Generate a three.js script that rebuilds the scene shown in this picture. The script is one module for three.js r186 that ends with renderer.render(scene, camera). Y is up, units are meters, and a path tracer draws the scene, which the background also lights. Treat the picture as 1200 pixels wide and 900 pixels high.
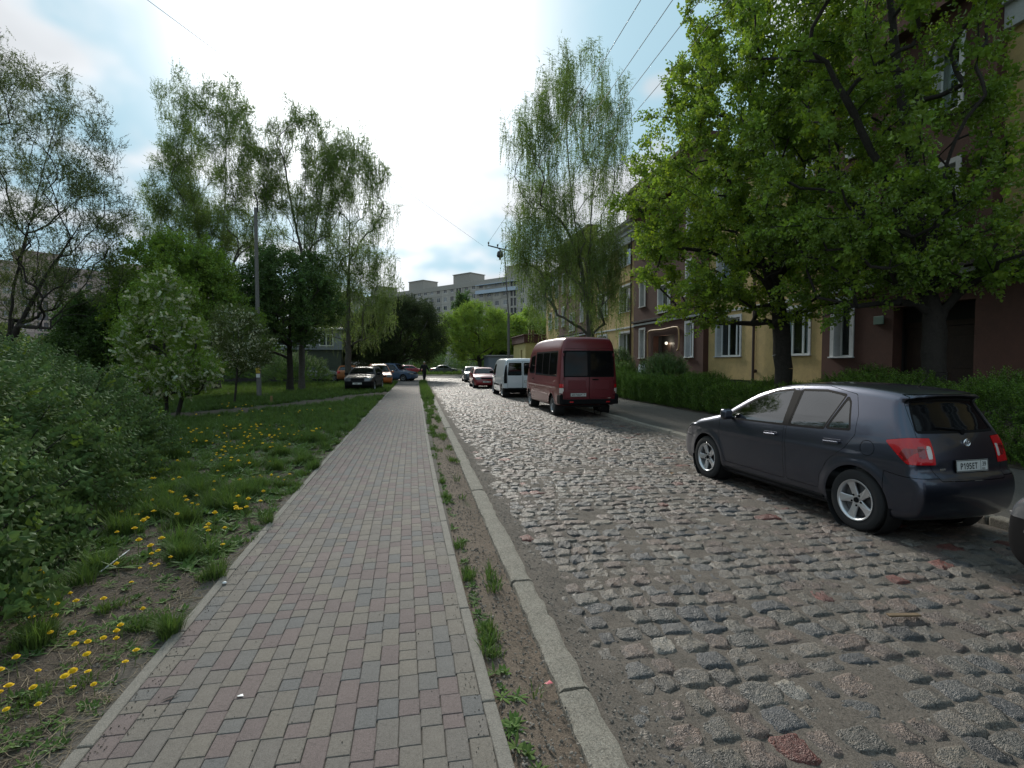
import * as THREE from 'three';
import { mergeGeometries } from 'three/addons/utils/BufferGeometryUtils.js';
import { RoundedBoxGeometry } from 'three/addons/geometries/RoundedBoxGeometry.js';
import { createNoise2D, createNoise3D } from 'simplex-noise';

// ---------------------------------------------------------------- camera, sky, sun, exposure
// x to the right across the street, -z along the street, y up; the cobbles lie at y = 0
const scene = new THREE.Scene();
const camera = new THREE.PerspectiveCamera(71.9, 4 / 3, 0.05, 1500);
camera.position.set(0, 1.75, 0);
camera.rotation.set(THREE.MathUtils.degToRad(-2.3), THREE.MathUtils.degToRad(-10.2), 0, 'YXZ');
const renderer = new THREE.WebGLRenderer({ antialias: true });
renderer.setSize(1024, 768);
renderer.toneMapping = THREE.LinearToneMapping;
renderer.toneMappingExposure = 1.06;
renderer.shadowMap.enabled = true;

const SUN_AZ = -5, SUN_EL = 30;                      // degrees right of the street's direction, above the horizon
const sunDir = new THREE.Vector3(Math.sin(SUN_AZ * Math.PI / 180) * Math.cos(SUN_EL * Math.PI / 180), Math.sin(SUN_EL * Math.PI / 180), -Math.cos(SUN_AZ * Math.PI / 180) * Math.cos(SUN_EL * Math.PI / 180));

function rng(seed) { let a = seed >>> 0; return () => { a = (a + 0x6d2b79f5) | 0; let t = Math.imul(a ^ (a >>> 15), 1 | a); t = (t + Math.imul(t ^ (t >>> 7), 61 | t)) ^ t; return ((t ^ (t >>> 14)) >>> 0) / 4294967296; }; }
const n2 = createNoise2D(rng(7)), n3 = createNoise3D(rng(11));
const clamp = (x, a, b) => Math.min(b, Math.max(a, x)), lerp = (a, b, t) => a + (b - a) * t;
const sstep = (a, b, x) => { const t = clamp((x - a) / (b - a), 0, 1); return t * t * (3 - 2 * t); };
const fbm2 = (x, y, o = 4) => { let s = 0, a = 0.5; for (let i = 0; i < o; i++) { s += a * n2(x, y); x = x * 2.03 + 17.1; y = y * 2.03 - 9.7; a *= 0.5; } return s; };
const fbm3 = (x, y, z, o = 4) => { let s = 0, a = 0.5; for (let i = 0; i < o; i++) { s += a * n3(x, y, z); x = x * 2.03 + 5.1; y = y * 2.03 - 3.7; z = z * 2.03 + 8.3; a *= 0.5; } return s; };

{ // bright overcast: thin white cloud with the sun behind it, bluer gaps, greyer cloud elsewhere
  const W = 1024, H = 512, d = new Float32Array(W * H * 4);
  for (let r = 0; r < H; r++) for (let c = 0; c < W; c++) {
    const el = ((r + 0.5) / H - 0.5) * Math.PI, az = ((c + 0.5) / W - 0.5) * 2 * Math.PI;
    const x = Math.cos(el) * Math.cos(az), y = Math.sin(el), z = Math.cos(el) * Math.sin(az), k = (r * W + c) * 4;
    const yy = Math.max(y, 0) + 0.22, px = x / yy, pz = z / yy;
    const cs = x * sunDir.x + y * sunDir.y + z * sunDir.z, ang = Math.acos(clamp(cs, -1, 1)) * 180 / Math.PI;
    const cloud = fbm2(px * 1.1 + 10.36, pz * 1.1 + 19.98, 6), fine = fbm2(px * 3.1 - 8, pz * 3.1 + 4, 5);
    const gap = Math.max(sstep(-0.2, 0.3, cloud + 0.35 * fine), 0.7 * sstep(0.55, 0.85, y)) * sstep(10, 22, ang);
    const grey = 0.6 + 0.26 * (fbm2(px * 0.7 - 5, pz * 0.7 + 9, 5)) + 0.12 * fine;
    const glow = Math.exp(-((ang / 14) ** 2)) * 1.5 + Math.exp(-ang / 20) * 0.4;
    const white = grey + glow, hor = 0.12 * sstep(0.25, 0, y);
    const R = lerp(white * 0.96, 0.38 + glow * 0.4, gap), Gc = lerp(white * 1.0, 0.59 + glow * 0.42, gap), B = lerp(white * 1.045, 0.71 + glow * 0.42, gap);
    d[k] = R + hor; d[k + 1] = Gc + hor; d[k + 2] = B + hor; d[k + 3] = 1;
  }
  const sky = new THREE.DataTexture(d, W, H, THREE.RGBAFormat, THREE.FloatType);
  sky.mapping = THREE.EquirectangularReflectionMapping; sky.magFilter = THREE.LinearFilter; sky.needsUpdate = true;
  scene.background = sky; scene.environment = sky;
}
const sun = new THREE.DirectionalLight(new THREE.Color().setRGB(1, 0.94, 0.84), 3.7);
sun.position.copy(sunDir).multiplyScalar(120); sun.target.position.set(0, 0, 0);
sun.castShadow = true; sun.shadow.radius = 20; sun.shadow.mapSize.set(2048, 2048);
Object.assign(sun.shadow.camera, { left: -60, right: 60, top: 60, bottom: -60, near: 1, far: 300 });
scene.add(sun, sun.target);

// ---------------------------------------------------------------- helpers
const taken = {};
const numbered = (n) => { taken[n] = (taken[n] ?? -1) + 1; return taken[n] ? n + '_' + String(taken[n]).padStart(3, '0') : n; };
function tag(o, label, category, group) { o.userData = { label, category }; if (group) o.userData.group = group; return o; }
function thing(name, label, category, p = [0, 0, 0], turn = 0, group) {
  const o = new THREE.Group(); o.name = numbered(name); o.position.set(...p); o.rotation.y = turn;
  scene.add(o); return tag(o, label, category, group);
}
function part(name, geo, mat, parent, label) {
  const o = new THREE.Mesh(geo, mat); o.name = name; o.castShadow = o.receiveShadow = true; parent.add(o);
  if (label) o.userData.label = label; return o;
}
function struct(name, geo, mat) { const o = part(numbered(name), geo, mat, scene); o.userData = { kind: 'structure' }; return o; }
function structGroup(name) { const o = new THREE.Group(); o.name = numbered(name); o.userData = { kind: 'structure' }; scene.add(o); return o; }
function instanced(name, geo, mat, list, parent, stuff = true, colors) { // list of Matrix4
  const o = new THREE.InstancedMesh(geo, mat, list.length); o.name = name; o.castShadow = o.receiveShadow = true;
  list.forEach((m, i) => o.setMatrixAt(i, m)); if (colors) list.forEach((m, i) => o.setColorAt(i, colors[i]));
  if (stuff) o.userData.kind = 'stuff'; parent.add(o); return o;
}
function copyOf(o, label, p, turn = 0, group) { const c = o.clone(); c.name = numbered(o.name.replace(/_\d{3}$/, '')); c.userData = { ...o.userData, label }; if (group) c.userData.group = group; c.position.set(...p); c.rotation.y = turn; scene.add(c); return c; }
const M4 = (p, r = [0, 0, 0], s = [1, 1, 1]) => new THREE.Matrix4().compose(new THREE.Vector3(...p), new THREE.Quaternion().setFromEuler(new THREE.Euler(...r, 'YXZ')), new THREE.Vector3(...(Array.isArray(s) ? s : [s, s, s])));

// geometries: plain, non-indexed, uv in metres by the side each face looks to
function boxUV(g) {
  const p = g.attributes.position, n = g.attributes.normal, uv = new Float32Array(p.count * 2);
  for (let i = 0; i < p.count; i += 3) {
    let ax = 0, ay = 0, az = 0; for (let k = 0; k < 3; k++) { ax += Math.abs(n.getX(i + k)); ay += Math.abs(n.getY(i + k)); az += Math.abs(n.getZ(i + k)); }
    for (let k = i; k < i + 3; k++) { const x = p.getX(k), y = p.getY(k), z = p.getZ(k); const [u, v] = ay >= ax && ay >= az ? [x, z] : ax >= az ? [z, y] : [x, y]; uv[k * 2] = u; uv[k * 2 + 1] = v; }
  }
  g.setAttribute('uv', new THREE.BufferAttribute(uv, 2)); return g;
}
function plain(g) { const o = g.index ? g.toNonIndexed() : g; for (const k of Object.keys(o.attributes)) if (!['position', 'normal'].includes(k)) o.deleteAttribute(k); if (!o.attributes.normal) o.computeVertexNormals(); return o; }
const merge = (list) => boxUV(mergeGeometries(list.flat(Infinity).map(plain), false));
const box = (x0, x1, y0, y1, z0, z1) => new THREE.BoxGeometry(x1 - x0, y1 - y0, z1 - z0).translate((x0 + x1) / 2, (y0 + y1) / 2, (z0 + z1) / 2);
const rbox = (x0, x1, y0, y1, z0, z1, r = 0.02, s = 2) => new RoundedBoxGeometry(x1 - x0, y1 - y0, z1 - z0, s, r).translate((x0 + x1) / 2, (y0 + y1) / 2, (z0 + z1) / 2);
const cyl = (r0, r1, h, n = 16) => new THREE.CylinderGeometry(r1, r0, h, n).translate(0, h / 2, 0);
const tube = (pts, r, n = 6, seg) => new THREE.TubeGeometry(new THREE.CatmullRomCurve3(pts.map((p) => new THREE.Vector3(...p))), seg || pts.length * 4, r, n);
function rod(a, b, r0, r1 = r0, n = 8) { const A = new THREE.Vector3(...a), B = new THREE.Vector3(...b), d = B.clone().sub(A), g = new THREE.CylinderGeometry(r1, r0, d.length(), n); g.applyQuaternion(new THREE.Quaternion().setFromUnitVectors(new THREE.Vector3(0, 1, 0), d.clone().normalize())); const m = A.add(B).multiplyScalar(0.5); return g.translate(m.x, m.y, m.z); }
function mesh(P, I, N) { const g = new THREE.BufferGeometry(); g.setAttribute('position', new THREE.Float32BufferAttribute(P, 3)); if (N) g.setAttribute('normal', new THREE.Float32BufferAttribute(N, 3)); g.setIndex(I); if (!N) g.computeVertexNormals(); return g; }
function sheet(x0, x1, z0, z1, nx, nz, h, col) { // a height field; col gives vertex colours
  const P = [], I = [], C = [], U = [];
  for (let j = 0; j <= nz; j++) for (let i = 0; i <= nx; i++) { const x = lerp(x0, x1, i / nx), z = lerp(z0, z1, j / nz); P.push(x, h(x, z), z); U.push(x, z); if (col) C.push(...col(x, z)); }
  for (let j = 0; j < nz; j++) for (let i = 0; i < nx; i++) { const a = j * (nx + 1) + i, b = a + nx + 1; (z1 > z0) === (x1 > x0) ? I.push(a, b, a + 1, a + 1, b, b + 1) : I.push(a, a + 1, b, a + 1, b + 1, b); }
  const g = mesh(P, I); g.setAttribute('uv', new THREE.Float32BufferAttribute(U, 2)); if (col) g.setAttribute('color', new THREE.Float32BufferAttribute(C, 3)); return g;
}

// textures: tileable noise; the value v in 0..1 of a pixel comes from periodic lattice noise
function lattice(n, seed) { const r = rng(seed), a = new Float32Array(n * n); for (let i = 0; i < a.length; i++) a[i] = r(); return (x, y) => { const xi = Math.floor(x), yi = Math.floor(y), fx = x - xi, fy = y - yi, sx = fx * fx * (3 - 2 * fx), sy = fy * fy * (3 - 2 * fy), g = (i, j) => a[((j % n + n) % n) * n + ((i % n + n) % n)]; return lerp(lerp(g(xi, yi), g(xi + 1, yi), sx), lerp(g(xi, yi + 1), g(xi + 1, yi + 1), sx), sy); }; }
function tnoise(size, octs, seed) { // octs: [cells, weight]; returns Float32Array size*size about 0.5
  const f = octs.map(([c, w], i) => [lattice(c, seed + i * 31), c, w]), out = new Float32Array(size * size), W = octs.reduce((s, o) => s + o[1], 0);
  for (let y = 0; y < size; y++) for (let x = 0; x < size; x++) { let s = 0; for (const [l, c, w] of f) s += w * l(x / size * c, y / size * c); out[y * size + x] = s / W; } return out;
}
function tex(size, metres, fn, srgb = false) { // fn(i) -> [r,g,b] in 0..1 (linear numbers; stored as sRGB when colour)
  const d = new Uint8Array(size * size * 4), enc = (c) => srgb ? (c <= 0.0031308 ? c * 12.92 : 1.055 * Math.pow(c, 1 / 2.4) - 0.055) : c;
  for (let i = 0; i < size * size; i++) { const c = fn(i); for (let k = 0; k < 3; k++) d[i * 4 + k] = clamp(enc(clamp(c[k], 0, 1)) * 255 + 0.5, 0, 255); d[i * 4 + 3] = 255; }
  const t = new THREE.DataTexture(d, size, size); t.wrapS = t.wrapT = THREE.RepeatWrapping; t.magFilter = THREE.LinearFilter; t.minFilter = THREE.LinearMipmapLinearFilter; t.repeat.set(1 / metres, 1 / metres); if (srgb) t.colorSpace = THREE.SRGBColorSpace; t.needsUpdate = true; return t;
}
const rgb = (r, g, b) => new THREE.Color().setRGB(r, g, b);
const std = (c, rough = 0.9, o = {}) => new THREE.MeshStandardMaterial({ color: Array.isArray(c) ? rgb(...c) : c, roughness: rough, ...o });
const leafMat = (c, tr = 0.45) => new THREE.MeshPhysicalMaterial({ color: rgb(...c), roughness: 0.95, transmission: tr, thickness: 0, side: THREE.DoubleSide, specularIntensity: 0.5 });
// shared grain maps (around 0.8 of the colour) and relief
const NA = tnoise(512, [[8, 1], [23, 1], [64, 1.2], [180, 1.4], [400, 1.2]], 3), NB = tnoise(512, [[5, 1.2], [13, 1], [37, 0.8], [90, 0.7], [256, 0.8]], 91), NC = tnoise(512, [[128, 1], [300, 1.2], [512, 1]], 57);
const grain = (k, a, b) => (i) => { const v = 0.8 + k * (NA[i] - 0.5) + (a || 0) * (NB[i] - 0.5); return [v * (1 + (b || 0) * (NB[i] - 0.5)), v, v * (1 - (b || 0) * (NB[i] - 0.5))]; };
const T = {
  plaster: tex(512, 3.1, grain(0.2, 0.42, 0.08), true), sand: tex(512, 0.9, (i) => { const v = 0.7 + 0.5 * (NA[i] - 0.5) + 1.25 * (NC[i] - 0.5) + (NC[i] > 0.74 ? 0.2 : 0); return [v * 1.03, v, v * 0.96]; }, true),
  stone: tex(512, 0.55, (i) => { const d = sstep(0.47, 0.6, NB[i] + 0.35 * (NA[i] - 0.5)), v = 0.5 + 0.75 * (NA[i] - 0.5) + 0.6 * (NC[i] - 0.5); return [lerp(v, 0.98, d * 0.75), lerp(v, 0.9, d * 0.75), lerp(v, 0.81, d * 0.75)]; }, true),
  concrete: tex(512, 0.6, (i) => { const sp = NC[i] > 0.72 ? 0.22 : NC[i] < 0.3 ? -0.2 : 0, v = 0.74 + 0.3 * (NA[i] - 0.5) + 0.35 * (NB[i] - 0.5) + 0.35 * (NC[i] - 0.5) + sp; return [v, v * 0.99, v * 0.97]; }, true), bark: tex(512, 0.8, grain(0.9, 0.6), true), bumpA: tex(512, 0.6, (i) => [NA[i], NA[i], NA[i]]), bumpC: tex(512, 0.35, (i) => { const v = 0.5 * NC[i] + 0.5 * NA[i]; return [v, v, v]; }), bumpB: tex(512, 1.1, (i) => [NB[i], NB[i], NB[i]]),
  asphalt: tex(512, 0.8, (i) => { const v = 0.75 + 0.3 * (NB[i] - 0.5) + 0.8 * (NC[i] - 0.5); return [v, v * 0.99, v * 0.97]; }, true),
};
// ---------------------------------------------------------------- ground, street, paths
const pathL = (S) => -1.53 + 0.16 * Math.exp(-(S - 2) / 5), pathR = (S) => 0.17 + 0.15 * Math.exp(-(S - 2) / 4);
const trackD = (x, z) => { // distance from the trodden track that crosses the lawn
  let best = 99; const L = [[-1.4, -30], [-2.3, -27.5], [-4.6, -22], [-7.2, -17.5], [-12, -14]];
  for (let i = 0; i < 4; i++) { const [ax, az] = L[i], [bx, bz] = L[i + 1], t = clamp(((x - ax) * (bx - ax) + (z - az) * (bz - az)) / ((bx - ax) ** 2 + (bz - az) ** 2), 0, 1); best = Math.min(best, Math.hypot(x - lerp(ax, bx, t), z - lerp(az, bz, t))); } return best;
};
const lawnGreen = (x, z) => { // 0 bare earth .. 1 thick grass
  const S = -z, edge = pathL(S) - x;
  let g = 0.46 + 0.6 * fbm2(x * 0.8 + 4, z * 0.8 - 3, 5) + 0.25 * sstep(4, 16, S) - 0.28 * sstep(7, 2.5, S);
  g -= 0.2 * sstep(0.7, 0.15, edge + 0.3 * n2(x * 1.3, z * 0.9)) * sstep(30, 20, S) * sstep(1.5, 4, S);
  g -= 1.0 * sstep(1.0, 0.45, trackD(x, z) + 0.25 * n2(x, z));
  return clamp(g, 0, 1);
};
const lawnY = (x, z) => { const e = pathL(-z) - x; return 0.082 + sstep(0, 1.2, e) * (0.03 + 0.05 * fbm2(x * 0.4, z * 0.4, 3)) + 0.016 * fbm2(x * 2.3, z * 2.3, 3) * sstep(0, 0.3, e); };
const mGround = std([0.07, 0.08, 0.04], 0.95, { map: T.sand });
const mEarth = new THREE.MeshStandardMaterial({ color: 0xffffff, vertexColors: true, roughness: 0.97, map: T.sand, bumpMap: T.bumpC, bumpScale: 0.03 });
const mConcrete = std([0.29, 0.27, 0.24], 0.9, { map: T.concrete, bumpMap: T.bumpC, bumpScale: 0.008 });
const mKerb = std([0.38, 0.36, 0.315], 0.9, { map: T.sand, bumpMap: T.bumpC, bumpScale: 0.02 });
const mAsphalt = std([0.13, 0.12, 0.108], 0.92, { map: T.asphalt, bumpMap: T.bumpC, bumpScale: 0.012 });
const earthCol = (x, z, g) => { const f = 0.5 + 0.5 * fbm2(x * 0.8 + 9, z * 0.8, 4), d = [lerp(0.125, 0.19, f), lerp(0.1, 0.15, f), lerp(0.078, 0.118, f)], k = sstep(0.35, 0.8, g); return [lerp(d[0], 0.05, k), lerp(d[1], 0.075, k), lerp(d[2], 0.025, k)]; };

struct('ground', sheet(-500, 500, 200, -900, 10, 11, () => -0.12), mGround);
struct('lawn', sheet(-9, pathL(20) + 0.11, 3, -16, 70, 170, lawnY, (x, z) => earthCol(x, z, lawnGreen(x, z))), mEarth);
struct('lawn', sheet(-60, -9, 3, -46, 50, 48, lawnY, (x, z) => earthCol(x, z, lawnGreen(x, z))), mEarth);
struct('lawn', sheet(-9, pathL(20) + 0.06, -16, -46, 40, 90, lawnY, (x, z) => earthCol(x, z, lawnGreen(x, z))), mEarth);

// --- brick path
{
  const r = rng(21), path = structGroup('brick_path');
  part('path_bed', sheet(-1.6, 0.32, 1.6, -49, 4, 100, () => 0.091), std([0.1, 0.09, 0.078], 0.97, { map: T.sand }), path);
  for (const side of [0, 1]) for (let S = -1.5; S < 49; S += 1) { // edging: kerb strips of concrete a metre long
    const f = side ? pathR : pathL, w = 0.065, a = f(S + 0.004), b = f(S + 0.994), o = side ? 0 : -w, dy = 0.002 * r(), sh = 0.004 * (r() - 0.5);
    const g = rbox(o, o + w, -0.06, 0.104 + dy, 0, 0.99, 0.008, 1), p = g.attributes.position;
    for (let i = 0; i < p.count; i++) { const t = p.getZ(i); p.setX(i, p.getX(i) + lerp(a, b, t) + sh); p.setZ(i, -(S + t)); }
    g.index && 0; const gg = plain(g); // mirrored along z: turn the faces round
    const q = gg.attributes.position; for (let i = 0; i < q.count; i += 3) { const x = q.getX(i), y = q.getY(i), z = q.getZ(i); q.setXYZ(i, q.getX(i + 1), q.getY(i + 1), q.getZ(i + 1)); q.setXYZ(i + 1, x, y, z); }
    gg.computeVertexNormals(); part('edging', boxUV(gg), mConcrete, path);
  }
  const tints = [[0.205, 0.183, 0.158], [0.196, 0.176, 0.156], [0.192, 0.15, 0.146], [0.176, 0.139, 0.137], [0.167, 0.162, 0.158], [0.154, 0.153, 0.154], [0.184, 0.167, 0.153]];
  const wt = [2, 2, 2, 2, 1.6, 1.3, 2];
  const mats = tints.map((c) => std(c, 0.88, { map: T.concrete, bumpMap: T.bumpC, bumpScale: 0.004 }));
  const white = std([1, 1, 1], 0.88, { map: T.concrete, bumpMap: T.bumpC, bumpScale: 0.004 });
  const pick = () => { let s = r() * wt.reduce((a, b) => a + b); for (let i = 0; i < wt.length; i++) if ((s -= wt[i]) < 0) return i; return 0; };
  const paver = (w, l, du) => { // bevelled top and short sides
    const hw = w / 2 - 0.0013, hl = l / 2 - 0.0013, b = 0.003, P = [], q = (A, B, C, D) => P.push(...A, ...B, ...C, ...A, ...C, ...D);
    const ring = (d, y) => [[-hw + d, y, hl - d], [hw - d, y, hl - d], [hw - d, y, -hl + d], [-hw + d, y, -hl + d]], t = ring(b, 0), m = ring(0, -0.003), k = ring(0, -0.03);
    q(...t); for (let i = 0; i < 4; i++) { const j = (i + 1) % 4; q(m[i], m[j], t[j], t[i]); q(k[i], k[j], m[j], m[i]); }
    const g = new THREE.BufferGeometry(); g.setAttribute('position', new THREE.Float32BufferAttribute(P, 3)); g.computeVertexNormals(); boxUV(g); const uv = g.attributes.uv; for (let i = 0; i < uv.count; i++) uv.setXY(i, uv.getX(i) + du, uv.getY(i) + du * 1.7); return g;
  };
  const kinds = [[0.2, 0.17], [0.15, 0.3], [0.1, 0.4], [0.125, 0.1]], W = 0.1, geos = kinds.map(([l]) => [0, 1, 2].map((v) => paver(W, l, v * 0.23)));
  const near = [], far = kinds.map(() => [[], []]), cuts = [];
  for (let c = 0; c < 17; c++) {
    let S = 1.2 + r() * 0.2;
    while (S < 48.5) {
      const u = r(), k = u < 0.42 ? 0 : u < 0.68 ? 1 : u < 0.9 ? 2 : 3, l = kinds[k][0], mid = S + l / 2, wide = (pathR(mid) - pathL(mid)) / 17;
      const x = pathL(mid) + (c + 0.5) * wide, t = pick(), m = M4([x, 0.1 + 0.0022 * (r() - 0.5), -mid], [0.006 * (r() - 0.5), 0.008 * (r() - 0.5), 0.008 * (r() - 0.5)], [wide / W, 1, 1]);
      if (mid < 4.45 && mid > 1.95 && near.length < 299) near.push([k, t, m, Math.floor(r() * 3)]); else { const v = 0.9 + 0.2 * r(); far[k][0].push(m); far[k][1].push(rgb(...tints[t].map((q) => q * v))); }
      S += l;
    }
  }
  for (const [k, t, m, v] of near) { const o = part('paver', geos[k][v], mats[t], path); m.decompose(o.position, o.quaternion, o.scale); }
  far.forEach(([l, c], k) => instanced('paver', geos[k][0], white, l, path, true, c));
}

// --- earth strip between path and street, with the kerb of long concrete stones
struct('verge', sheet(0.2, 0.8, 1.2, -46, 14, 240, (x, z) => 0.074 + 0.012 * fbm2(x * 2, z * 2, 3) - 0.03 * sstep(0.05, 0, x - pathR(-z) - 0.05) - 0.028 * sstep(0.5, 0.66, x), (x, z) => earthCol(x, z, clamp(0.9 * fbm2(x * 1.6, z * 0.5 + 7) + 0.55 * sstep(9, 24, -z), 0, 1)).map((c) => c * 1.7)), mEarth);
{
  const r = rng(5), k = structGroup('kerb');
  const joints = [1.0, 2.54, 3.9, 5.28, 6.83, 8.54, 10.35, 12.1, 13.6, 15.1]; while (joints[joints.length - 1] < 60) joints.push(joints[joints.length - 1] + 1.4 + r() * 0.5);
  for (let i = 0; i + 1 < joints.length; i++) {
    const a = joints[i] + 0.012, b = joints[i + 1] - 0.012, g = new THREE.BoxGeometry(0.19, 0.3, b - a, 5, 3, 16).translate(0.78 + 0.012 * (r() - 0.5), -0.06 + 0.012 * (r() - 0.5), -(a + b) / 2), p = g.attributes.position;
    for (let j = 0; j < p.count; j++) { const x = p.getX(j), y = p.getY(j), z = p.getZ(j), e = Math.abs(x - 0.78) > 0.08 && y > 0.05 ? 1 : 0, n = n3(x * 9, y * 9, z * 6.1 + i), wear = S => Math.max(0, n2(z * 2.7, i + 0.5) - 0.3) * 0.026; p.setXYZ(j, x + 0.004 * n - e * Math.sign(x - 0.78) * (0.012 + wear()), y + 0.008 * n - e * (0.014 + wear() * 0.5), z); }
    g.computeVertexNormals(); part('kerb_stone', boxUV(plain(g)), mKerb, k);
  }
  const k2 = structGroup('kerb');
  for (let S = -3, l; S < 60; S += l) { l = 0.8 + 0.5 * r(); const g = rbox(6.0, 6.15, -0.2, 0.1 + 0.02 * r(), -(S + l) + 0.008, -S - 0.008, 0.022, 2), p = g.attributes.position; for (let j = 0; j < p.count; j++) { const n = n3(p.getX(j) * 6, p.getY(j) * 6, p.getZ(j) * 4); p.setX(j, p.getX(j) + 0.012 * n); p.setY(j, p.getY(j) + 0.01 * n); } g.computeVertexNormals(); part('kerb_stone', boxUV(plain(g)), mKerb, k2); }
}

// --- cobbled street
const bedY = (x, z) => 0.0022 + 0.018 * fbm2(x * 0.9, z * 0.7, 4) + 0.013 * fbm2(x * 6, z * 6, 4) + 0.035 * sstep(1.2, 0.88, x + 0.1 * n2(1, z * 0.8)) + 0.012 * sstep(5.5, 6, x);
const roadY = (x, z) => 0.012 * fbm2(x * 0.5 + 40, z * 0.4, 3);
{
  const r = rng(77), road = structGroup('cobbled_street');
  const mBed = std([0.2, 0.175, 0.152], 0.96, { map: T.sand, bumpMap: T.bumpC, bumpScale: 0.02 });
  part('sand_bed', sheet(0.84, 6.06, -1.6, -7, 150, 165, (x, z) => bedY(x, z) + roadY(x, z)), mBed, road);
  part('sand_bed', sheet(0.84, 6.06, 3, -1.6, 40, 40, (x, z) => bedY(x, z) + roadY(x, z)), mBed, road);
  part('sand_bed', sheet(0.84, 6.06, -7, -15, 100, 150, (x, z) => bedY(x, z) + roadY(x, z)), mBed, road);
  part('sand_bed', sheet(0.84, 6.06, -15, -62, 40, 300, (x, z) => bedY(x, z) + roadY(x, z)), mBed, road);
  const variants = [];
  for (let v = 0; v < 9; v++) { // worn setts: uneven outline, domed or flat tops
    const N = 8, P = [], I = [], q = rng(300 + v), jx = [...Array(4)].map(() => 0.2 * (q() - 0.5)), flat = 3 + 4 * q(), dome = 0.15 + 0.6 * q();
    for (let j = 0; j <= N; j++) for (let i = 0; i <= N; i++) {
      const e = (t) => { const s = 2 * t - 1; return Math.sign(s) * Math.pow(Math.abs(s), 0.62); };
      let a = e(i / N), b = e(j / N); const rr = Math.max(Math.abs(a), Math.abs(b)), k = 1 - 0.17 * Math.pow(Math.abs(a * b), 1.3);
      const h = (1 - Math.pow(Math.abs(a), flat)) * (1 - Math.pow(Math.abs(b), flat)), nn = n3(a * 1.1 + v * 7, b * 1.1, 1), n5 = n3(a * 2.6, b * 2.6, v * 3);
      P.push(0.5 * k * (a + jx[0] * b + jx[1] * a * b + 0.11 * n5 * rr), -0.031 + 0.0365 * Math.pow(h, 0.45) + 0.012 * dome * (1 - rr * rr) + 0.008 * nn + 0.009 * n5 + 0.004 * n3(a * 5.3, b * 5.3, v * 5), 0.5 * k * (b + jx[2] * a + jx[3] * a * b + 0.11 * nn * rr));
    }
    for (let j = 0; j < N; j++) for (let i = 0; i < N; i++) { const a = j * (N + 1) + i, b = a + N + 1; I.push(a, b, a + 1, a + 1, b, b + 1); }
    const g = mesh(P, I), uv = []; for (let i = 0; i < P.length; i += 3) uv.push(P[i] * 0.17 + v * 0.13, P[i + 2] * 0.17 + v * 0.29); g.setAttribute('uv', new THREE.Float32BufferAttribute(uv, 2)); variants.push(g);
  }
  const tints = [[0.15, 0.138, 0.125], [0.13, 0.125, 0.116], [0.108, 0.111, 0.115], [0.085, 0.09, 0.099], [0.14, 0.108, 0.096], [0.155, 0.122, 0.108], [0.17, 0.155, 0.138], [0.07, 0.071, 0.075], [0.14, 0.13, 0.115], [0.25, 0.24, 0.22], [0.17, 0.06, 0.05]];
  const wt = [2.8, 2.6, 1.9, 1.9, 2.9, 2.7, 2.3, 1.3, 2.4, 0.3, 0.6], pick = () => { let s = r() * wt.reduce((a, b) => a + b); for (let i = 0; i < wt.length; i++) if ((s -= wt[i]) < 0) return i; return 0; };
  const o = { map: T.stone, bumpMap: T.bumpA, bumpScale: 0.028 }, mats = tints.map((c) => std(c.map((q) => q * 1.2), 0.56, o)), white = std([1.2, 1.2, 1.2], 0.5, o);
  const list = [];
  for (let row = 0, S = -0.5; S < 62; row++) {
    const pitch = 0.15 + 0.05 * r(); let x = 0.92 + 0.08 * r();
    while (x < 6.0) {
      const big = 1 + 0.35 * sstep(0, 0.7, n2(x * 0.5 + 20, S * 0.35)), w = Math.min((0.12 + 0.11 * r()) * big, 6.02 - x); if (w < 0.07) break;
      const zz = S + 0.07 * n2(x * 0.55, S * 0.12) + 0.02 * (r() - 0.5), depth = pitch * (0.86 + 0.22 * r());
      if (r() > 0.05) list.push([x + w / 2, -zz, w * (1.05 + 0.1 * r()), depth * 1.15, (r() - 0.5) * 0.26, r(), 0.011 * (r() - 0.5)]);
      x += w + 0.006;
    }
    S += pitch;
  }
  const dist = (s) => { const [x, z] = s, sx = 0.984 * x + 0.177 * z, sz = -0.984 * z + 0.177 * x; return sz < 0.6 || Math.abs(sx / sz) > 1.02 || 1.75 / sz > 0.8 ? 99 : Math.hypot(x, z); };
  list.forEach((s) => { s.push(dist(s)); }); list.sort((a, b) => a[7] - b[7]);
  const far = variants.map(() => [[], []]);
  list.forEach(([x, z, w, d, a, q, dy], i) => {
    const y = roadY(x, z) + dy + 0.004, v = Math.floor(q * 9), t = pick(), tilt = [0.06 * (r() - 0.5), a, 0.06 * (r() - 0.5)], s = [w, 1, d], bright = 0.85 + 0.3 * r();
    if (i < 299) { const c = part('cobble', variants[v], mats[t], road); c.position.set(x, y, z); c.rotation.set(...tilt, 'YXZ'); c.scale.set(...s); }
    else { far[v][0].push(M4([x, y, z], tilt, s)); far[v][1].push(rgb(...tints[t].map((c) => c * bright))); }
  });
  far.forEach(([l, c], k) => instanced('cobble', variants[k], white, l, road, true, c));
}

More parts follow.
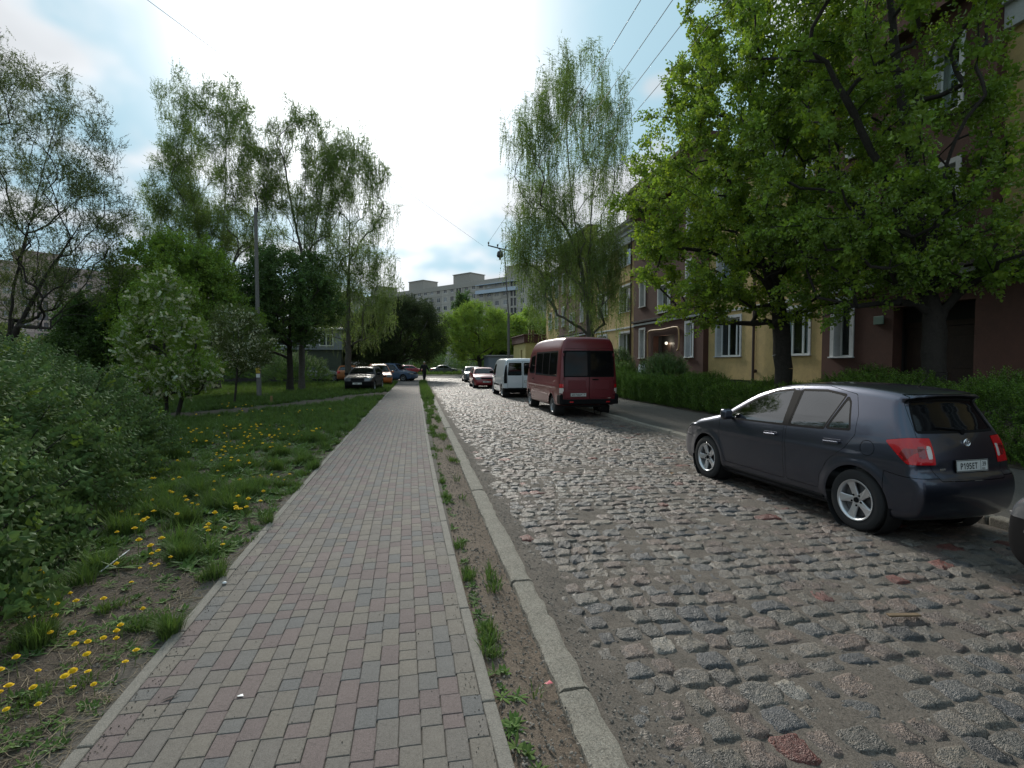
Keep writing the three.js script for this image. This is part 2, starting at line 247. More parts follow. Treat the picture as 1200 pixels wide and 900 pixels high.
// --- the far side: pavement, strip of lawn in front of the houses, cross street at the end
struct('pavement', sheet(6.14, 9.25, 4, -58, 24, 240, (x, z) => 0.092 + 0.012 * fbm2(x * 0.7, z * 0.5, 3)), mAsphalt);
struct('house_lawn', sheet(9.22, 14.4, 6, -60, 20, 120, (x, z) => 0.1 + 0.1 * sstep(9.3, 12, x) + 0.03 * fbm2(x, z, 3), (x, z) => earthCol(x, z, 0.45 + 0.5 * fbm2(x * 0.9, z * 0.9))), mEarth);
struct('cross_street', sheet(-60, 60, -61.9, -72, 20, 6, () => 0.0), mAsphalt);
struct('yard_drive', sheet(-40, 0.72, -45.8, -58, 30, 10, () => 0.1), mAsphalt);
struct('far_kerb', merge([rbox(-60, 60, -0.1, 0.14, -72.25, -72, 0.02, 1)]), mKerb);
struct('far_lawn', sheet(-90, 60, -72.2, -125, 60, 24, (x, z) => 0.1 + 0.02 * (-72 - z) * 0.4 + 0.1 * fbm2(x * 0.2, z * 0.2), (x, z) => earthCol(x, z, 0.75 + 0.4 * fbm2(x * 0.3, z * 0.3))), mEarth);
// ---------------------------------------------------------------- buildings
// geometry is given in world metres and moved into the axes of the thing it belongs to
function partW(name, geo, mat, parent, label) { parent.updateWorldMatrix(true, false); geo.applyMatrix4(parent.matrixWorld.clone().invert()); return part(name, geo, mat, parent, label); }
const mBump = { map: T.plaster, bumpMap: T.bumpC, bumpScale: 0.006 };
const mYellow = std([0.6, 0.44, 0.2], 0.92, mBump), mBrown = std([0.1, 0.044, 0.033], 0.92, mBump), mPlinth = std([0.045, 0.042, 0.042], 0.9, mBump), mTrim = std([0.62, 0.64, 0.66], 0.7, { map: T.plaster }), mEave = std([0.55, 0.57, 0.58], 0.85, mBump);
const mPvc = std([0.72, 0.74, 0.75], 0.4), mRoofTile = std([0.1, 0.055, 0.042], 0.85, { map: T.concrete }), mDark = std([0.02, 0.02, 0.022], 0.9), mZinc = std([0.3, 0.31, 0.32], 0.45, { metalness: 0.6 }), mPipe = std([0.06, 0.035, 0.03], 0.6), mGasPipe = std([0.42, 0.27, 0.13], 0.6);
const mPane = new THREE.MeshPhysicalMaterial({ color: rgb(0.75, 0.8, 0.8), roughness: 0.03, transmission: 1, thickness: 0, ior: 1.52, side: THREE.DoubleSide });
const mCurtain = [std([0.75, 0.73, 0.68], 0.95, { side: THREE.DoubleSide }), std([0.5, 0.42, 0.3], 0.95, { side: THREE.DoubleSide }), std([0.45, 0.5, 0.55], 0.95, { side: THREE.DoubleSide })];
const mRoom = std([0.09, 0.085, 0.08], 0.95), mDoorWood = std([0.05, 0.028, 0.02], 0.6, { map: T.bark }), mBulb = std([0.9, 0.85, 0.7], 0.5, { emissive: rgb(1, 0.92, 0.75), emissiveIntensity: 1.3 });

function curtain(z0, z1, y0, y1, x, seed) { // hung cloth with folds
  const r = rng(seed), n = Math.max(8, Math.round((z1 - z0) * 30)), P = [], I = [], ph = r() * 6;
  for (let i = 0; i <= n; i++) { const z = lerp(z0, z1, i / n), d = 0.025 * Math.sin(z * 42 + ph) + 0.012 * Math.sin(z * 77 + ph * 2); P.push(x + d, y0, z, x + d, y1, z); }
  for (let i = 0; i < n; i++) I.push(2 * i, 2 * i + 1, 2 * i + 2, 2 * i + 1, 2 * i + 3, 2 * i + 2); return boxUV(plain(mesh(P, I)));
}
// a window in a wall that faces -x at x = X; runs from s0 to s1 along the street (s = -z)
function facadeWindow(b, X, s0, s1, y0, y1, n, seed, o = {}) {
  const r = rng(seed), t = o.trim ?? 0.13, z0 = -s1, z1 = -s0, xin = X + 0.25, f = 0.055;
  const frame = [box(X - 0.035, X + 0.004, y0 - 0.02, y1 + t, z0 - t, z0), box(X - 0.035, X + 0.004, y0 - 0.02, y1 + t, z1, z1 + t), box(X - 0.036, X + 0.003, y1, y1 + t, z0, z1),
    box(X - 0.004, xin - 0.02, y0, y1 - 0.012, z0 + 0.001, z0 + 0.014), box(X - 0.004, xin - 0.02, y0, y1 - 0.012, z1 - 0.014, z1 - 0.001), box(X - 0.003, xin - 0.02, y1 - 0.013, y1 - 0.001, z0 + 0.001, z1 - 0.001)];
  const w = partW('window', merge(frame), mTrim, b), F = [], bar = (a, c, d, e) => F.push(rbox(xin - 0.03, xin + 0.03, a, c, d, e, 0.008, 1));
  bar(y0, y0 + f, z0 + 0.002, z1 - 0.002); bar(y1 - f, y1, z0 + 0.002, z1 - 0.002); bar(y0 + f, y1 - f, z0, z0 + f); bar(y0 + f, y1 - f, z1 - f, z1);
  for (let i = 1; i < n; i++) { const z = lerp(z0, z1, i / n); bar(y0 + f, y1 - f, z - 0.045, z + 0.045); }
  partW('frame', merge(F), mPvc, w); partW('sill', merge([rbox(X - 0.09, xin - 0.03, y0 - 0.045, y0 - 0.002, z0 - t - 0.03, z1 + t + 0.03, 0.008, 1)]), mTrim, w);
  for (let i = 0; i < n; i++) partW('pane', merge([box(xin - 0.004, xin + 0.004, y0 + f, y1 - f, lerp(z0, z1, i / n) + (i ? 0.045 : f), lerp(z0, z1, (i + 1) / n) - (i < n - 1 ? 0.045 : f))]), mPane, w);
  if (r() < (o.curtain ?? 0.9)) { const m = mCurtain[Math.floor(r() * 3)], d = (z1 - z0) * (0.26 + 0.2 * r()); partW('curtain', curtain(z0 - 0.03, z0 + d, y0 - 0.1, y1 + 0.1, xin + 0.09, seed), m, w); partW('curtain', curtain(z1 - d, z1 + 0.03, y0 - 0.1, y1 + 0.1, xin + 0.09, seed + 5), m, w); if (r() < 0.5) partW('curtain', curtain(z0, z1, y1 - 0.4 - 0.8 * r(), y1 + 0.1, xin + 0.2, seed + 9), mCurtain[0], w); }
  return w;
}
function wallWithHoles(X, thick, s0, s1, y0, y1, holes) { // faces -x
  const s = new THREE.Shape(); s.moveTo(-s1, y0); s.lineTo(-s0, y0); s.lineTo(-s0, y1); s.lineTo(-s1, y1); s.closePath();
  for (const [a, b, c, d] of holes) { const h = new THREE.Path(); h.moveTo(-b, c); h.lineTo(-b, d); h.lineTo(-a, d); h.lineTo(-a, c); h.closePath(); s.holes.push(h); }
  const g = new THREE.ExtrudeGeometry(s, { depth: thick, bevelEnabled: false }); // shape x -> z, shape y -> y, depth -> +x
  const p = g.attributes.position; for (let i = 0; i < p.count; i++) { const x = p.getX(i), y = p.getY(i), z = p.getZ(i); p.setXYZ(i, X + z, y, x); }
  const q = plain(g); const a = q.attributes.position; for (let i = 0; i < a.count; i += 3) { const x = a.getX(i), y = a.getY(i), z = a.getZ(i); a.setXYZ(i, a.getX(i + 1), a.getY(i + 1), a.getZ(i + 1)); a.setXYZ(i + 1, x, y, z); }
  q.computeVertexNormals(); return q;
}
{ // the three-storey house along the street, yellow bays between brown ones
  const b = thing('apartment_house', 'long three-storey house in yellow and dark brown plaster behind the street trees', 'house', [14, 0, -25]);
  const EAVE = 10.3, F = [2.05, 5.2, 8.3], H = 1.72;
  // [kind, s0, s1]
  const bays = [['y', -9, 10.7], ['b2', 10.7, 16.05], ['y', 16.05, 23.75], ['b', 23.75, 32.2], ['y', 32.2, 41.2], ['b', 41.2, 50.6], ['y', 50.6, 56.6]];
  let seed = 900;
  for (const [k, s0, s1] of bays) {
    const brown = k !== 'y', X = brown ? 13.72 : 14, holes = [], wins = [];
    const w = (a, c, y0, y1, n, o) => { holes.push([a, c, y0, y1]); wins.push([a, c, y0, y1, n, o]); };
    if (!brown) {
      const near = s1 < 12; const L = near ? [[-4, -2.1], [0.2, 2.1], [4, 5.9], [7.9, 9.8]] : s1 < 24 ? [[17.05, 18.75], [21.2, 23.0]] : s1 < 42 ? [[33.3, 35.2], [37.8, 39.7]] : [[51.6, 52.7], [54.2, 55.4]];
      for (const [a, c] of L) for (let f = 0; f < 3; f++) { if (near && f === 0) continue; w(a, c, F[f], F[f] + H, c - a > 1.3 ? 3 : 2); }
    } else if (k === 'b') {
      const m = (s0 + s1) / 2;
      for (let f = 0; f < 3; f++) { w(m - 3.2, m - 2.55, F[f], F[f] + H, 1); w(m + 2.55, m + 3.2, F[f], F[f] + H, 1); }
      w(m - 0.65, m + 0.65, 4.6, 6.1, 2); w(m - 0.65, m + 0.65, 7.8, 9.3, 2); holes.push([m - 1.3, m + 1.3, 1.0005, 3.3]);
    } else { for (let f = 1; f < 3; f++) { w(11.6, 12.3, F[f], F[f] + H, 1); w(14.4, 15.1, F[f], F[f] + H, 1); } w(13.0, 13.9, 4.7, 6.1, 1); }
    const low = k === 'b2' || (k === 'y' && s1 < 12) ? 4.15 : 1.0, top = brown ? 12.6 : EAVE;
    partW('wall', merge([wallWithHoles(X, 0.32, s0 + (brown ? 0 : 0.001), s1 - (brown ? 0 : 0.001), low, top, holes)]), brown ? mBrown : mYellow, b);
    for (const [a, c, y0, y1, n, o] of wins) facadeWindow(b, X, a, c, y0, y1, n, seed++, o);
    if (low < 2) partW('plinth', merge([wallWithHoles(X + 0.04, 0.3, s0, s1, -0.1, 0.998, k === 'b' ? [[(s0 + s1) / 2 - 1.3, (s0 + s1) / 2 + 1.3, 0.2, 0.999]] : [])]), mPlinth, b);
    if (brown) { partW('attic_cornice', merge([rbox(X - 0.22, X + 0.6, top + 0.002, top + 0.25, -s1 - 0.1, -s0 + 0.1, 0.02, 1)]), mRoofTile, b); partW('ledge', merge([rbox(X - 0.12, X, 4.24, 4.36, -s1 - 0.06, -s0 + 0.06, 0.01, 1)]), mPlinth, b); }
    partW('string_course', merge([rbox(X - 0.05, X + 0.02, 4.06, 4.17, -s1 + (brown ? -0.05 : 0.01), -s0 + (brown ? 0.05 : -0.01), 0.01, 1)]), mTrim, b);
  }
  // ground floor of the second brown bay, wider than the storeys above, with an entrance
  {
    const wins = [[14.85, 15.5], [8.75, 9.45]], X = 13.7, h = wins.map(([a, c]) => [a, c, 1.95, 3.75]);
    partW('wall', merge([wallWithHoles(X, 0.32, -9, 16.05, 1.0, 4.14, [...h, [11.0, 13.3, 1.0001, 3.35], [5.2, 6, 1.95, 3.75]])]), mBrown, b);
    partW('plinth', merge([wallWithHoles(X + 0.04, 0.3, -9, 16.05, -0.1, 0.998, [[11.0, 13.3, 0.2, 0.9979]])]), mPlinth, b);
    for (const [a, c] of [...wins, [5.2, 6]]) facadeWindow(b, X, a, c, 1.95, 3.75, 1, seed++, { trim: 0.16 });
    partW('ledge', merge([rbox(X - 0.14, X + 0.3, 4.2, 4.32, -16.1, 9, 0.01, 1)]), mPlinth, b); partW('string_course', merge([rbox(X - 0.06, X + 0.02, 4.04, 4.16, -16.1, 9, 0.01, 1)]), mTrim, b);
  }
  for (const [m, X, lit] of [[27.97, 13.72, 1], [45.9, 13.72, 0], [12.15, 13.7, 0]]) { // entrances
    const d = partW('door', merge([rbox(X + 0.5, X + 0.56, 0.2, 2.75, -m - 1.15, -m - 0.02, 0.01, 1), rbox(X + 0.5, X + 0.56, 0.2, 2.75, -m + 0.02, -m + 1.15, 0.01, 1), box(X + 0.48, X + 0.58, 2.76, 2.9, -m - 1.2, -m + 1.2)]), mDoorWood, b);
    for (const s of [-1, 1]) for (const y of [0.5, 1.6]) partW('door_panel', merge([rbox(X + 0.485, X + 0.5, y, y + 0.85, -m + s * 0.58 - 0.38, -m + s * 0.58 + 0.38, 0.006, 1)]), mDoorWood, d);
    partW('door_handle', rod([X + 0.45, 1.25, -m + 0.1], [X + 0.45, 1.5, -m + 0.1], 0.015), mZinc, d);
    partW('porch', merge([box(X + 0.3, X + 0.9, 3.36, 3.4, -m - 1.3, -m + 1.3), box(X + 0.33, X + 0.9, 0.2, 3.35, -m - 1.36, -m - 1.3), box(X + 0.33, X + 0.9, 0.2, 3.35, -m + 1.3, -m + 1.36), box(X + 0.56, X + 0.62, 0.2, 3.35, -m - 1.3, -m + 1.3), rbox(X - 0.7, X + 0.5, 0.0, 0.19, -m - 1.5, -m + 1.5, 0.02, 1)]), mPlinth, b);
    if (lit) {
      partW('lamp', new THREE.SphereGeometry(0.085, 14, 10).translate(X + 0.3, 2.86, -m - 0.25), mBulb, b);
      const L = new THREE.PointLight(rgb(1, 0.9, 0.7), 0.5, 0, 2); L.position.set(X + 0.3, 2.86, -m - 0.25); L.castShadow = true; scene.add(L);
      partW('gas_pipe', merge([tube([[X - 0.08, 0.6, -m - 1.9], [X - 0.08, 2, -m - 1.9], [X - 0.08, 3.5, -m - 1.9], [X - 0.08, 3.6, -m - 1.8], [X - 0.08, 3.62, -m], [X - 0.08, 3.62, -m + 1.8], [X - 0.08, 3.5, -m + 1.9], [X - 0.08, 2.5, -m + 1.9], [X - 0.08, 2.4, -m + 1.75]], 0.045, 8, 90), rod([X - 0.06, 1.35, -m - 1.95], [X - 0.06, 1.35, -m - 8], 0.025)]), mGasPipe, b);
    }
  }
  partW('house_number_plate', merge([rbox(13.66, 13.69, 2.9, 3.15, -13.95, -13.6, 0.01, 1)]), std([0.12, 0.2, 0.17], 0.5), b);
  for (const s of [20.05, 33.0, 50.4, 10.9]) partW('downpipe', merge([rod([13.86, 0.3, -s], [13.86, EAVE, -s], 0.055), ...[1.4, 4.4, 7.4].map((y) => rod([13.84, y, -s], [14.02, y, -s], 0.075, 0.075)), rod([13.86, 0.3, -s], [13.6, 0.15, -s], 0.055)]), mPipe, b);
  for (const s of [-4, 18.2, 22.4, 35.0, 39, 53]) partW('string_course', merge([rbox(13.94, 13.999, 7.22, 7.3, -s - 2, -s + 2, 0.01, 1)]), mYellow, b);
  // eaves, roof, chimneys, back and inner walls
  for (const [k, s0, s1] of bays) if (k === 'y') partW('eaves', merge([rbox(13.6, 14.2, EAVE + 0.3, EAVE + 0.52, -s1, -s0, 0.03, 1), box(13.86, 14.02, EAVE - 0.62, EAVE + 0.298, -s1 + 0.01, -s0 - 0.01), rbox(13.74, 14, EAVE - 0.06, EAVE + 0.06, -s1 + 0.02, -s0 - 0.02, 0.02, 1), rbox(13.4, 14, EAVE + 0.522, EAVE + 0.62, -s1, -s0, 0.02, 1)]), mEave, b);
  const roof = partW('roof', merge([(() => { const sh = new THREE.Shape(); sh.moveTo(13.35, EAVE + 0.63); sh.lineTo(19.5, EAVE + 4.6); sh.lineTo(25.6, EAVE + 0.63); sh.closePath(); return new THREE.ExtrudeGeometry(sh, { depth: 65.4, bevelEnabled: false }).translate(0, 0, -56.5); })()]), mRoofTile, b);
  for (const s of [8, 19, 36.3, 47, 54]) { partW('chimney', merge([rbox(15.2, 16.1, EAVE + 1, EAVE + 3.6, -s - 0.9, -s + 0.9, 0.02, 1), rbox(15.1, 16.2, EAVE + 3.602, EAVE + 3.8, -s - 1, -s + 1, 0.03, 1)]), mRoofTile, roof); }
  partW('end_wall', merge([box(14.1, 24.9, -0.1, EAVE + 0.6, -56.6, -56.3), box(24.6, 24.9, -0.1, EAVE + 0.6, -56.3, 8.7), box(14.1, 24.9, -0.1, EAVE + 0.6, 8.7, 9)]), mYellow, b);
  partW('inner_wall', merge([box(15.6, 15.7, 0, EAVE, -56.2, 8.6), ...[1.02, 4.3, 7.45].map((y) => box(14.33, 15.6, y - 0.2, y, -56.2, 8.6)), ...[-3, 3, 7, 16.06, 20, 23.7, 32.2, 36.5, 41.2, 50.5].map((s) => box(14.33, 15.6, 0, EAVE, -s - 0.1, -s + 0.1))]), mRoom, b);
}
{ // small yellow annex
  const b = thing('yellow_annex', 'low yellow outbuilding with brown parapet at the far end of the long house', 'outbuilding', [13, 0, -61]);
  partW('wall', merge([wallWithHoles(11.8, 0.3, 57.2, 64.5, 0, 3.95, [[59, 59.9, 1.2, 3.2]]), box(12.102, 16, 0, 3.95, -57.5, -57.2), box(12.102, 16, 0, 3.95, -64.5, -64.2), box(15.7, 16, 0, 3.95, -64.198, -57.502)]), std([0.58, 0.5, 0.2], 0.9, mBump), b);
  partW('parapet', merge([rbox(11.6, 16.2, 3.952, 4.75, -64.7, -57, 0.03, 1), rbox(11.5, 16.3, 4.752, 4.88, -64.8, -56.9, 0.03, 1), rbox(12.3, 12.9, 4.882, 5.4, -58.2, -57.6, 0.03, 1)]), mBrown, b);
  partW('window', merge([box(11.95, 12.0, 1.2, 3.2, -59.9, -59.0), box(11.93, 11.96, 1.2, 3.2, -59.48, -59.42)]), mDark, b);
}
{ // grey shed past the annex
  const b = thing('metal_shed', 'blue-grey sheet metal shed beyond the lamp post', 'shed', [10, 0, -70]);
  const mS = std([0.16, 0.19, 0.22], 0.6, { metalness: 0.3 }); partW('wall', merge([box(9.2, 13, 0, 2.6, -73, -68.5)]), mS, b); for (let i = 0; i < 14; i++) partW('rib', merge([box(9.16, 9.198, 0.05, 2.55, -72.8 + i * 0.31, -72.72 + i * 0.31)]), mS, b); partW('roof', merge([rbox(9, 13.2, 2.602, 2.75, -73.2, -68.3, 0.02, 1)]), mZinc, b);
}
// nine-storey slab blocks of concrete panels
function slabBlock(name, label, A, B, floors, o) { // A, B: ends of the street face [x, z]; the face looks to the left of A->B turned toward the street
  const len = Math.hypot(B[0] - A[0], B[1] - A[1]), g = thing(name, label, 'apartment block', [A[0], o.y0 || 0, A[1]], -Math.atan2(B[1] - A[1], B[0] - A[0]));
  const H = 2.75, P = 3.2, n = Math.round(len / P), top = floors * H + 1.2, r = rng(o.seed);
  part('wall', merge([box(0, n * P, 0, top, -12, -0.3)]), std(o.joint, 0.9), g);
  const panels = [[], [], []], stair = (i) => i % 7 === o.stair;
  for (let i = 0; i < n; i++) for (let f = 0; f < floors; f++) { if (stair(i)) continue; const x = i * P, y = 1.0 + f * H, d = [0.02, 0.02], t = Math.floor(r() * 3); // a frame of four pieces round each opening
    panels[t].push(box(x + 0.02, x + P - 0.02, y + 0.02, y + 0.85, -0.3, 0), box(x + 0.02, x + P - 0.02, y + 2.3, y + H - 0.02, -0.3, 0), box(x + 0.02, x + 0.85, y + 0.85, y + 2.3, -0.3, 0), box(x + P - 0.85, x + P - 0.02, y + 0.85, y + 2.3, -0.3, 0)); }
  panels.forEach((l, i) => { const m = part('wall_panel', merge(l), std(o.panel.map((c) => c * [0.88, 1, 1.12][i]), 0.92, { map: T.concrete }), g); m.userData.kind = 'stuff'; });
  const fr = merge([box(0.87, 0.93, 0.86, 2.29, -0.14, -0.06), box(P - 0.93, P - 0.87, 0.86, 2.29, -0.14, -0.06), box(0.93, P - 0.93, 0.86, 0.93, -0.14, -0.06), box(0.93, P - 0.93, 2.22, 2.29, -0.14, -0.06), box(P / 2 - 0.04, P / 2 + 0.04, 0.93, 2.22, -0.14, -0.06)]), pn = merge([box(0.93, P / 2 - 0.04, 0.93, 2.22, -0.12, -0.1), box(P / 2 + 0.04, P - 0.93, 0.93, 2.22, -0.12, -0.1)]);
  const mW = [std([0.6, 0.62, 0.62], 0.5), std([0.3, 0.26, 0.22], 0.6)], mP = [new THREE.MeshPhysicalMaterial({ color: rgb(0.05, 0.06, 0.07), roughness: 0.05 }), new THREE.MeshPhysicalMaterial({ color: rgb(0.22, 0.23, 0.24), roughness: 0.15 })];
  for (let i = 0; i < n; i++) for (let f = 0; f < floors; f++) if (!stair(i)) { const w = part('window', fr, mW[r() < 0.75 ? 0 : 1], g); w.position.set(i * P, 1 + f * H, 0); part('pane', pn, mP[r() < 0.75 ? 0 : 1], w); }
  for (let i = 0; i < n; i++) if (stair(i)) { const x = i * P; part('stairwell', merge([box(x + 0.02, x + 0.5, 1, top - 1.2, -0.3, 0.1), box(x + P - 0.5, x + P - 0.02, 1, top - 1.2, -0.3, 0.1), box(x + 1.45, x + 1.75, 1, top - 1.2, -0.3, 0.1), ...Array.from({ length: floors + 1 }, (_, f) => box(x + 0.5, x + P - 0.5, 0.8 + f * H, 1.35 + f * H, -0.3, 0.05))]), std(o.panel, 0.92, { map: T.concrete }), g); part('stairwell_glazing', merge([box(x + 0.5, x + P - 0.5, 1, top - 1.2, -0.28, -0.2)]), mP[0], g); 
    part('lift_house', merge([box(x - 2.2, x + P + 2.2, top + 0.32, top + 3.3, -7.5, -1.2), box(x - 2.4, x + P + 2.4, top + 3.302, top + 3.5, -7.7, -1)]), std(o.panel.map((c) => c * 0.85), 0.92, { map: T.concrete }), g); }
  part('parapet', merge([box(-0.1, n * P + 0.1, top - 1.15, top + 0.3, -12.1, 0.14)]), std(o.panel.map((c) => c * 0.9), 0.92, { map: T.concrete }), g);
  if (o.loggia) for (const [a, c] of o.loggia) part('loggia', merge([rbox(a * P, c * P, top - 1.1 - H, top - 1.16 - H + 1.1, 0.002, 0.9, 0.03, 1), box(a * P, c * P, top - 1.3, top - 1.16, 0.002, 0.9)]), std([0.42, 0.5, 0.6], 0.6), g);
  return g;
}
slabBlock('apartment_block', 'grey nine-storey concrete block with lift houses on its roof at the end of the street', [-40, -231.5], [33.5, -139.8], 9, { seed: 4, stair: 5, joint: [0.25, 0.24, 0.23], panel: [0.5, 0.475, 0.44], loggia: [[29, 34]] });
slabBlock('apartment_block', 'long pinkish concrete block of flats behind the bare tree on the left', [-135, -111], [-48, -193], 9, { seed: 8, stair: 4, joint: [0.3, 0.25, 0.24], panel: [0.6, 0.47, 0.44] });
{ // low pavilion behind the birches
  const b = thing('low_pavilion', 'low grey-green building half hidden behind the birch trunks', 'building', [-11, 0, -50]);
  partW('wall', merge([box(-17, -6.6, 0, 2.9, -56, -49)]), std([0.09, 0.11, 0.085], 0.9, mBump), b); partW('plinth', merge([box(-16.9, -6.7, 0, 0.6, -48.99, -48.95)]), mPlinth, b);
  partW('upper_wall', merge([box(-17.1, -6.5, 2.902, 4.6, -56.1, -48.8)]), std([0.3, 0.33, 0.36], 0.8, mBump), b);
  for (let i = 0; i < 5; i++) { const w = partW('window', merge([box(-16.4 + i * 2, -15.2 + i * 2, 3.2, 4.3, -48.79, -48.74)]), mPvc, b); partW('pane', merge([box(-16.3 + i * 2, -15.85 + i * 2, 3.3, 4.2, -48.735, -48.72), box(-15.75 + i * 2, -15.3 + i * 2, 3.3, 4.2, -48.735, -48.72)]), new THREE.MeshPhysicalMaterial({ color: rgb(0.05, 0.06, 0.07), roughness: 0.05 }), w); }
  partW('roof', merge([rbox(-17.4, -6.2, 4.602, 4.8, -56.4, -48.5, 0.03, 1)]), mZinc, b);
}
// ---------------------------------------------------------------- trees
const V = (a) => new THREE.Vector3(...a);
const mBark = (c) => std(c, 0.95, { map: T.bark, bumpMap: T.bumpA, bumpScale: 0.05 });
// a skeleton: stems are followed first, then every target point in the crown is reached from the best node so far
function skeleton(o) {
  const r = rng(o.seed), N = [], add = (p, par, len) => { N.push({ p, par, len, tips: 0, kids: 0 }); return N.length - 1; };
  for (const st of o.stems) { const c = new THREE.CatmullRomCurve3(st.map(V)), L = c.getLength(), n = Math.ceil(L / 0.4); let prev = -1; if (st.from) prev = N.reduce((b, q, i) => q.p.distanceTo(V(st[0])) < N[b].p.distanceTo(V(st[0])) ? i : b, 0); for (let i = prev < 0 ? 0 : 1; i <= n; i++) { const p = c.getPointAt(i / n); if (i && i < n) p.add(new THREE.Vector3(r() - 0.5, 0, r() - 0.5).multiplyScalar(0.05)); prev = add(p, prev, prev < 0 ? 0 : N[prev].len + L / n); } }
  const pts = [];
  for (const e of o.crown) for (let k = 0; k < e.n;) { const v = new THREE.Vector3(r() * 2 - 1, r() * 2 - 1, r() * 2 - 1), l = v.length(); if (l > 1 || l < 0.05) continue; v.multiplyScalar(Math.pow(l, (e.shell ?? 0.5)) / l); const w = 1 + (o.lump ?? 0.22) * n3(v.x * 1.9 + o.seed, v.y * 1.9, v.z * 1.9); const p = new THREE.Vector3(e.c[0] + v.x * e.r[0] * w, e.c[1] + v.y * e.r[1] * w, e.c[2] + v.z * e.r[2] * w); if (o.gap && n3(p.x * 0.55, p.y * 0.55, p.z * 0.55 + o.seed) < -o.gap) { if (r() < 0.8) { k += 0.25; continue; } } if (p.y < (o.minY ?? 0.4)) continue; pts.push(p); k++; }
  const b = V(o.stems[0][0]), y0 = (o.firstBranch ?? 1.5); pts.sort((p, q) => p.distanceToSquared(b) - q.distanceToSquared(b));
  for (const p of pts) {
    let best = -1, bc = 1e9; for (let i = 0; i < N.length; i++) { const q = N[i]; if (q.p.y - b.y < y0) continue; const d = q.p.distanceTo(p); if (d > bc) continue; const over = q.p.y - p.y + (o.rise ?? 0.35) * d, c = d + 0.22 * q.len + Math.max(0, over) * (o.up ?? 0.9); if (c < bc) { bc = c; best = i; } }
    if (best < 0) continue; const q = N[best], d = q.p.distanceTo(p), n = Math.max(1, Math.ceil(d / (o.step ?? 0.5))), dir = q.par >= 0 ? q.p.clone().sub(N[q.par].p).normalize() : new THREE.Vector3(0, 1, 0);
    const ctl = q.p.clone().addScaledVector(dir, d * 0.28).add(p).multiplyScalar(0.5); ctl.y += d * (o.arch ?? 0.06); let prev = best;
    for (let i = 1; i <= n; i++) { const t = i / n, s = q.p.clone().multiplyScalar((1 - t) ** 2).addScaledVector(ctl, 2 * t * (1 - t)).addScaledVector(p, t * t); if (i < n) s.add(new THREE.Vector3(r() - 0.5, r() - 0.5, r() - 0.5).multiplyScalar(0.12 * Math.min(1, d / n))); prev = add(s, prev, N[prev].len + d / n); }
  }
  N.forEach((q) => { if (q.par >= 0) N[q.par].kids++; });
  for (let i = N.length - 1; i >= 0; i--) { if (!N[i].kids) N[i].tips = 1; if (N[i].par >= 0) N[N[i].par].tips += N[i].tips; }
  const tot = Math.max(...N.map((q) => q.tips)); N.forEach((q) => { q.r = Math.max(o.tip ?? 0.006, o.R * Math.pow(q.tips / tot, o.pow ?? 0.5)); });
  return N;
}
function limbs(N, o) { // tapered tubes along the skeleton; flared at the foot
  const P = [], Nn = [], I = [], b = V(o.stems[0][0]);
  for (let i = 0; i < N.length; i++) {
    const q = N[i]; if (q.par < 0) continue; const a = N[q.par]; if (q.r < (o.minR ?? 0.006) && q.len > 0 && o.minR) continue;
    const d = q.p.clone().sub(a.p), L = d.length(); if (L < 1e-4) continue; d.divideScalar(L); const g = a.par >= 0 ? a.p.clone().sub(N[a.par].p).normalize() : d, mid = d.clone().add(g).normalize();
    const rings = [[a.p, Math.min(a.r, q.r * 1.35), mid], [q.p, q.r, d]], n = q.r > 0.12 ? 14 : q.r > 0.05 ? 8 : q.r > 0.015 ? 5 : 3, s0 = P.length / 3;
    for (const [p, r, w] of rings) { const u = Math.abs(w.y) < 0.9 ? new THREE.Vector3(0, 1, 0).cross(w).normalize() : new THREE.Vector3(1, 0, 0).cross(w).normalize(), v = w.clone().cross(u), fl = 1 + 0.7 * Math.exp(-(p.y - b.y) / 0.35) * (r > 0.08 ? 1 : 0);
      for (let k = 0; k <= n; k++) { const t = k / n * Math.PI * 2, m = u.clone().multiplyScalar(Math.cos(t)).addScaledVector(v, Math.sin(t)), rr = r * fl * (1 + (r > 0.1 ? 0.09 * n3(m.x * 1.3, p.y * 0.8, m.z * 1.3 + o.seed) : 0)); P.push(p.x + m.x * rr, p.y + m.y * rr, p.z + m.z * rr); Nn.push(m.x, m.y, m.z); } }
    for (let k = 0; k < n; k++) { const x = s0 + k, y = x + n + 1; I.push(x, x + 1, y, x + 1, y + 1, y); }
  }
  return mesh(P, I, Nn);
}
function blade(l, w, fold = 0.25, six = false) { // one leaf lying along +y, folded on its midrib
  const z = w * fold; return six ? [[0, 0, 0], [-w * 0.42, l * 0.3, z], [-w * 0.5, l * 0.55, z], [0, l * 0.5, 0], [0, l, -z], [w * 0.5, l * 0.55, z], [w * 0.42, l * 0.3, z]] : [[0, 0, 0], [-w / 2, l * 0.45, z], [0, l, -z * 0.6], [w / 2, l * 0.45, z]];
}
const bladeTris = (six) => six ? [0, 3, 1, 1, 3, 2, 2, 3, 4, 0, 6, 3, 6, 5, 3, 5, 4, 3] : [0, 2, 1, 0, 3, 2];
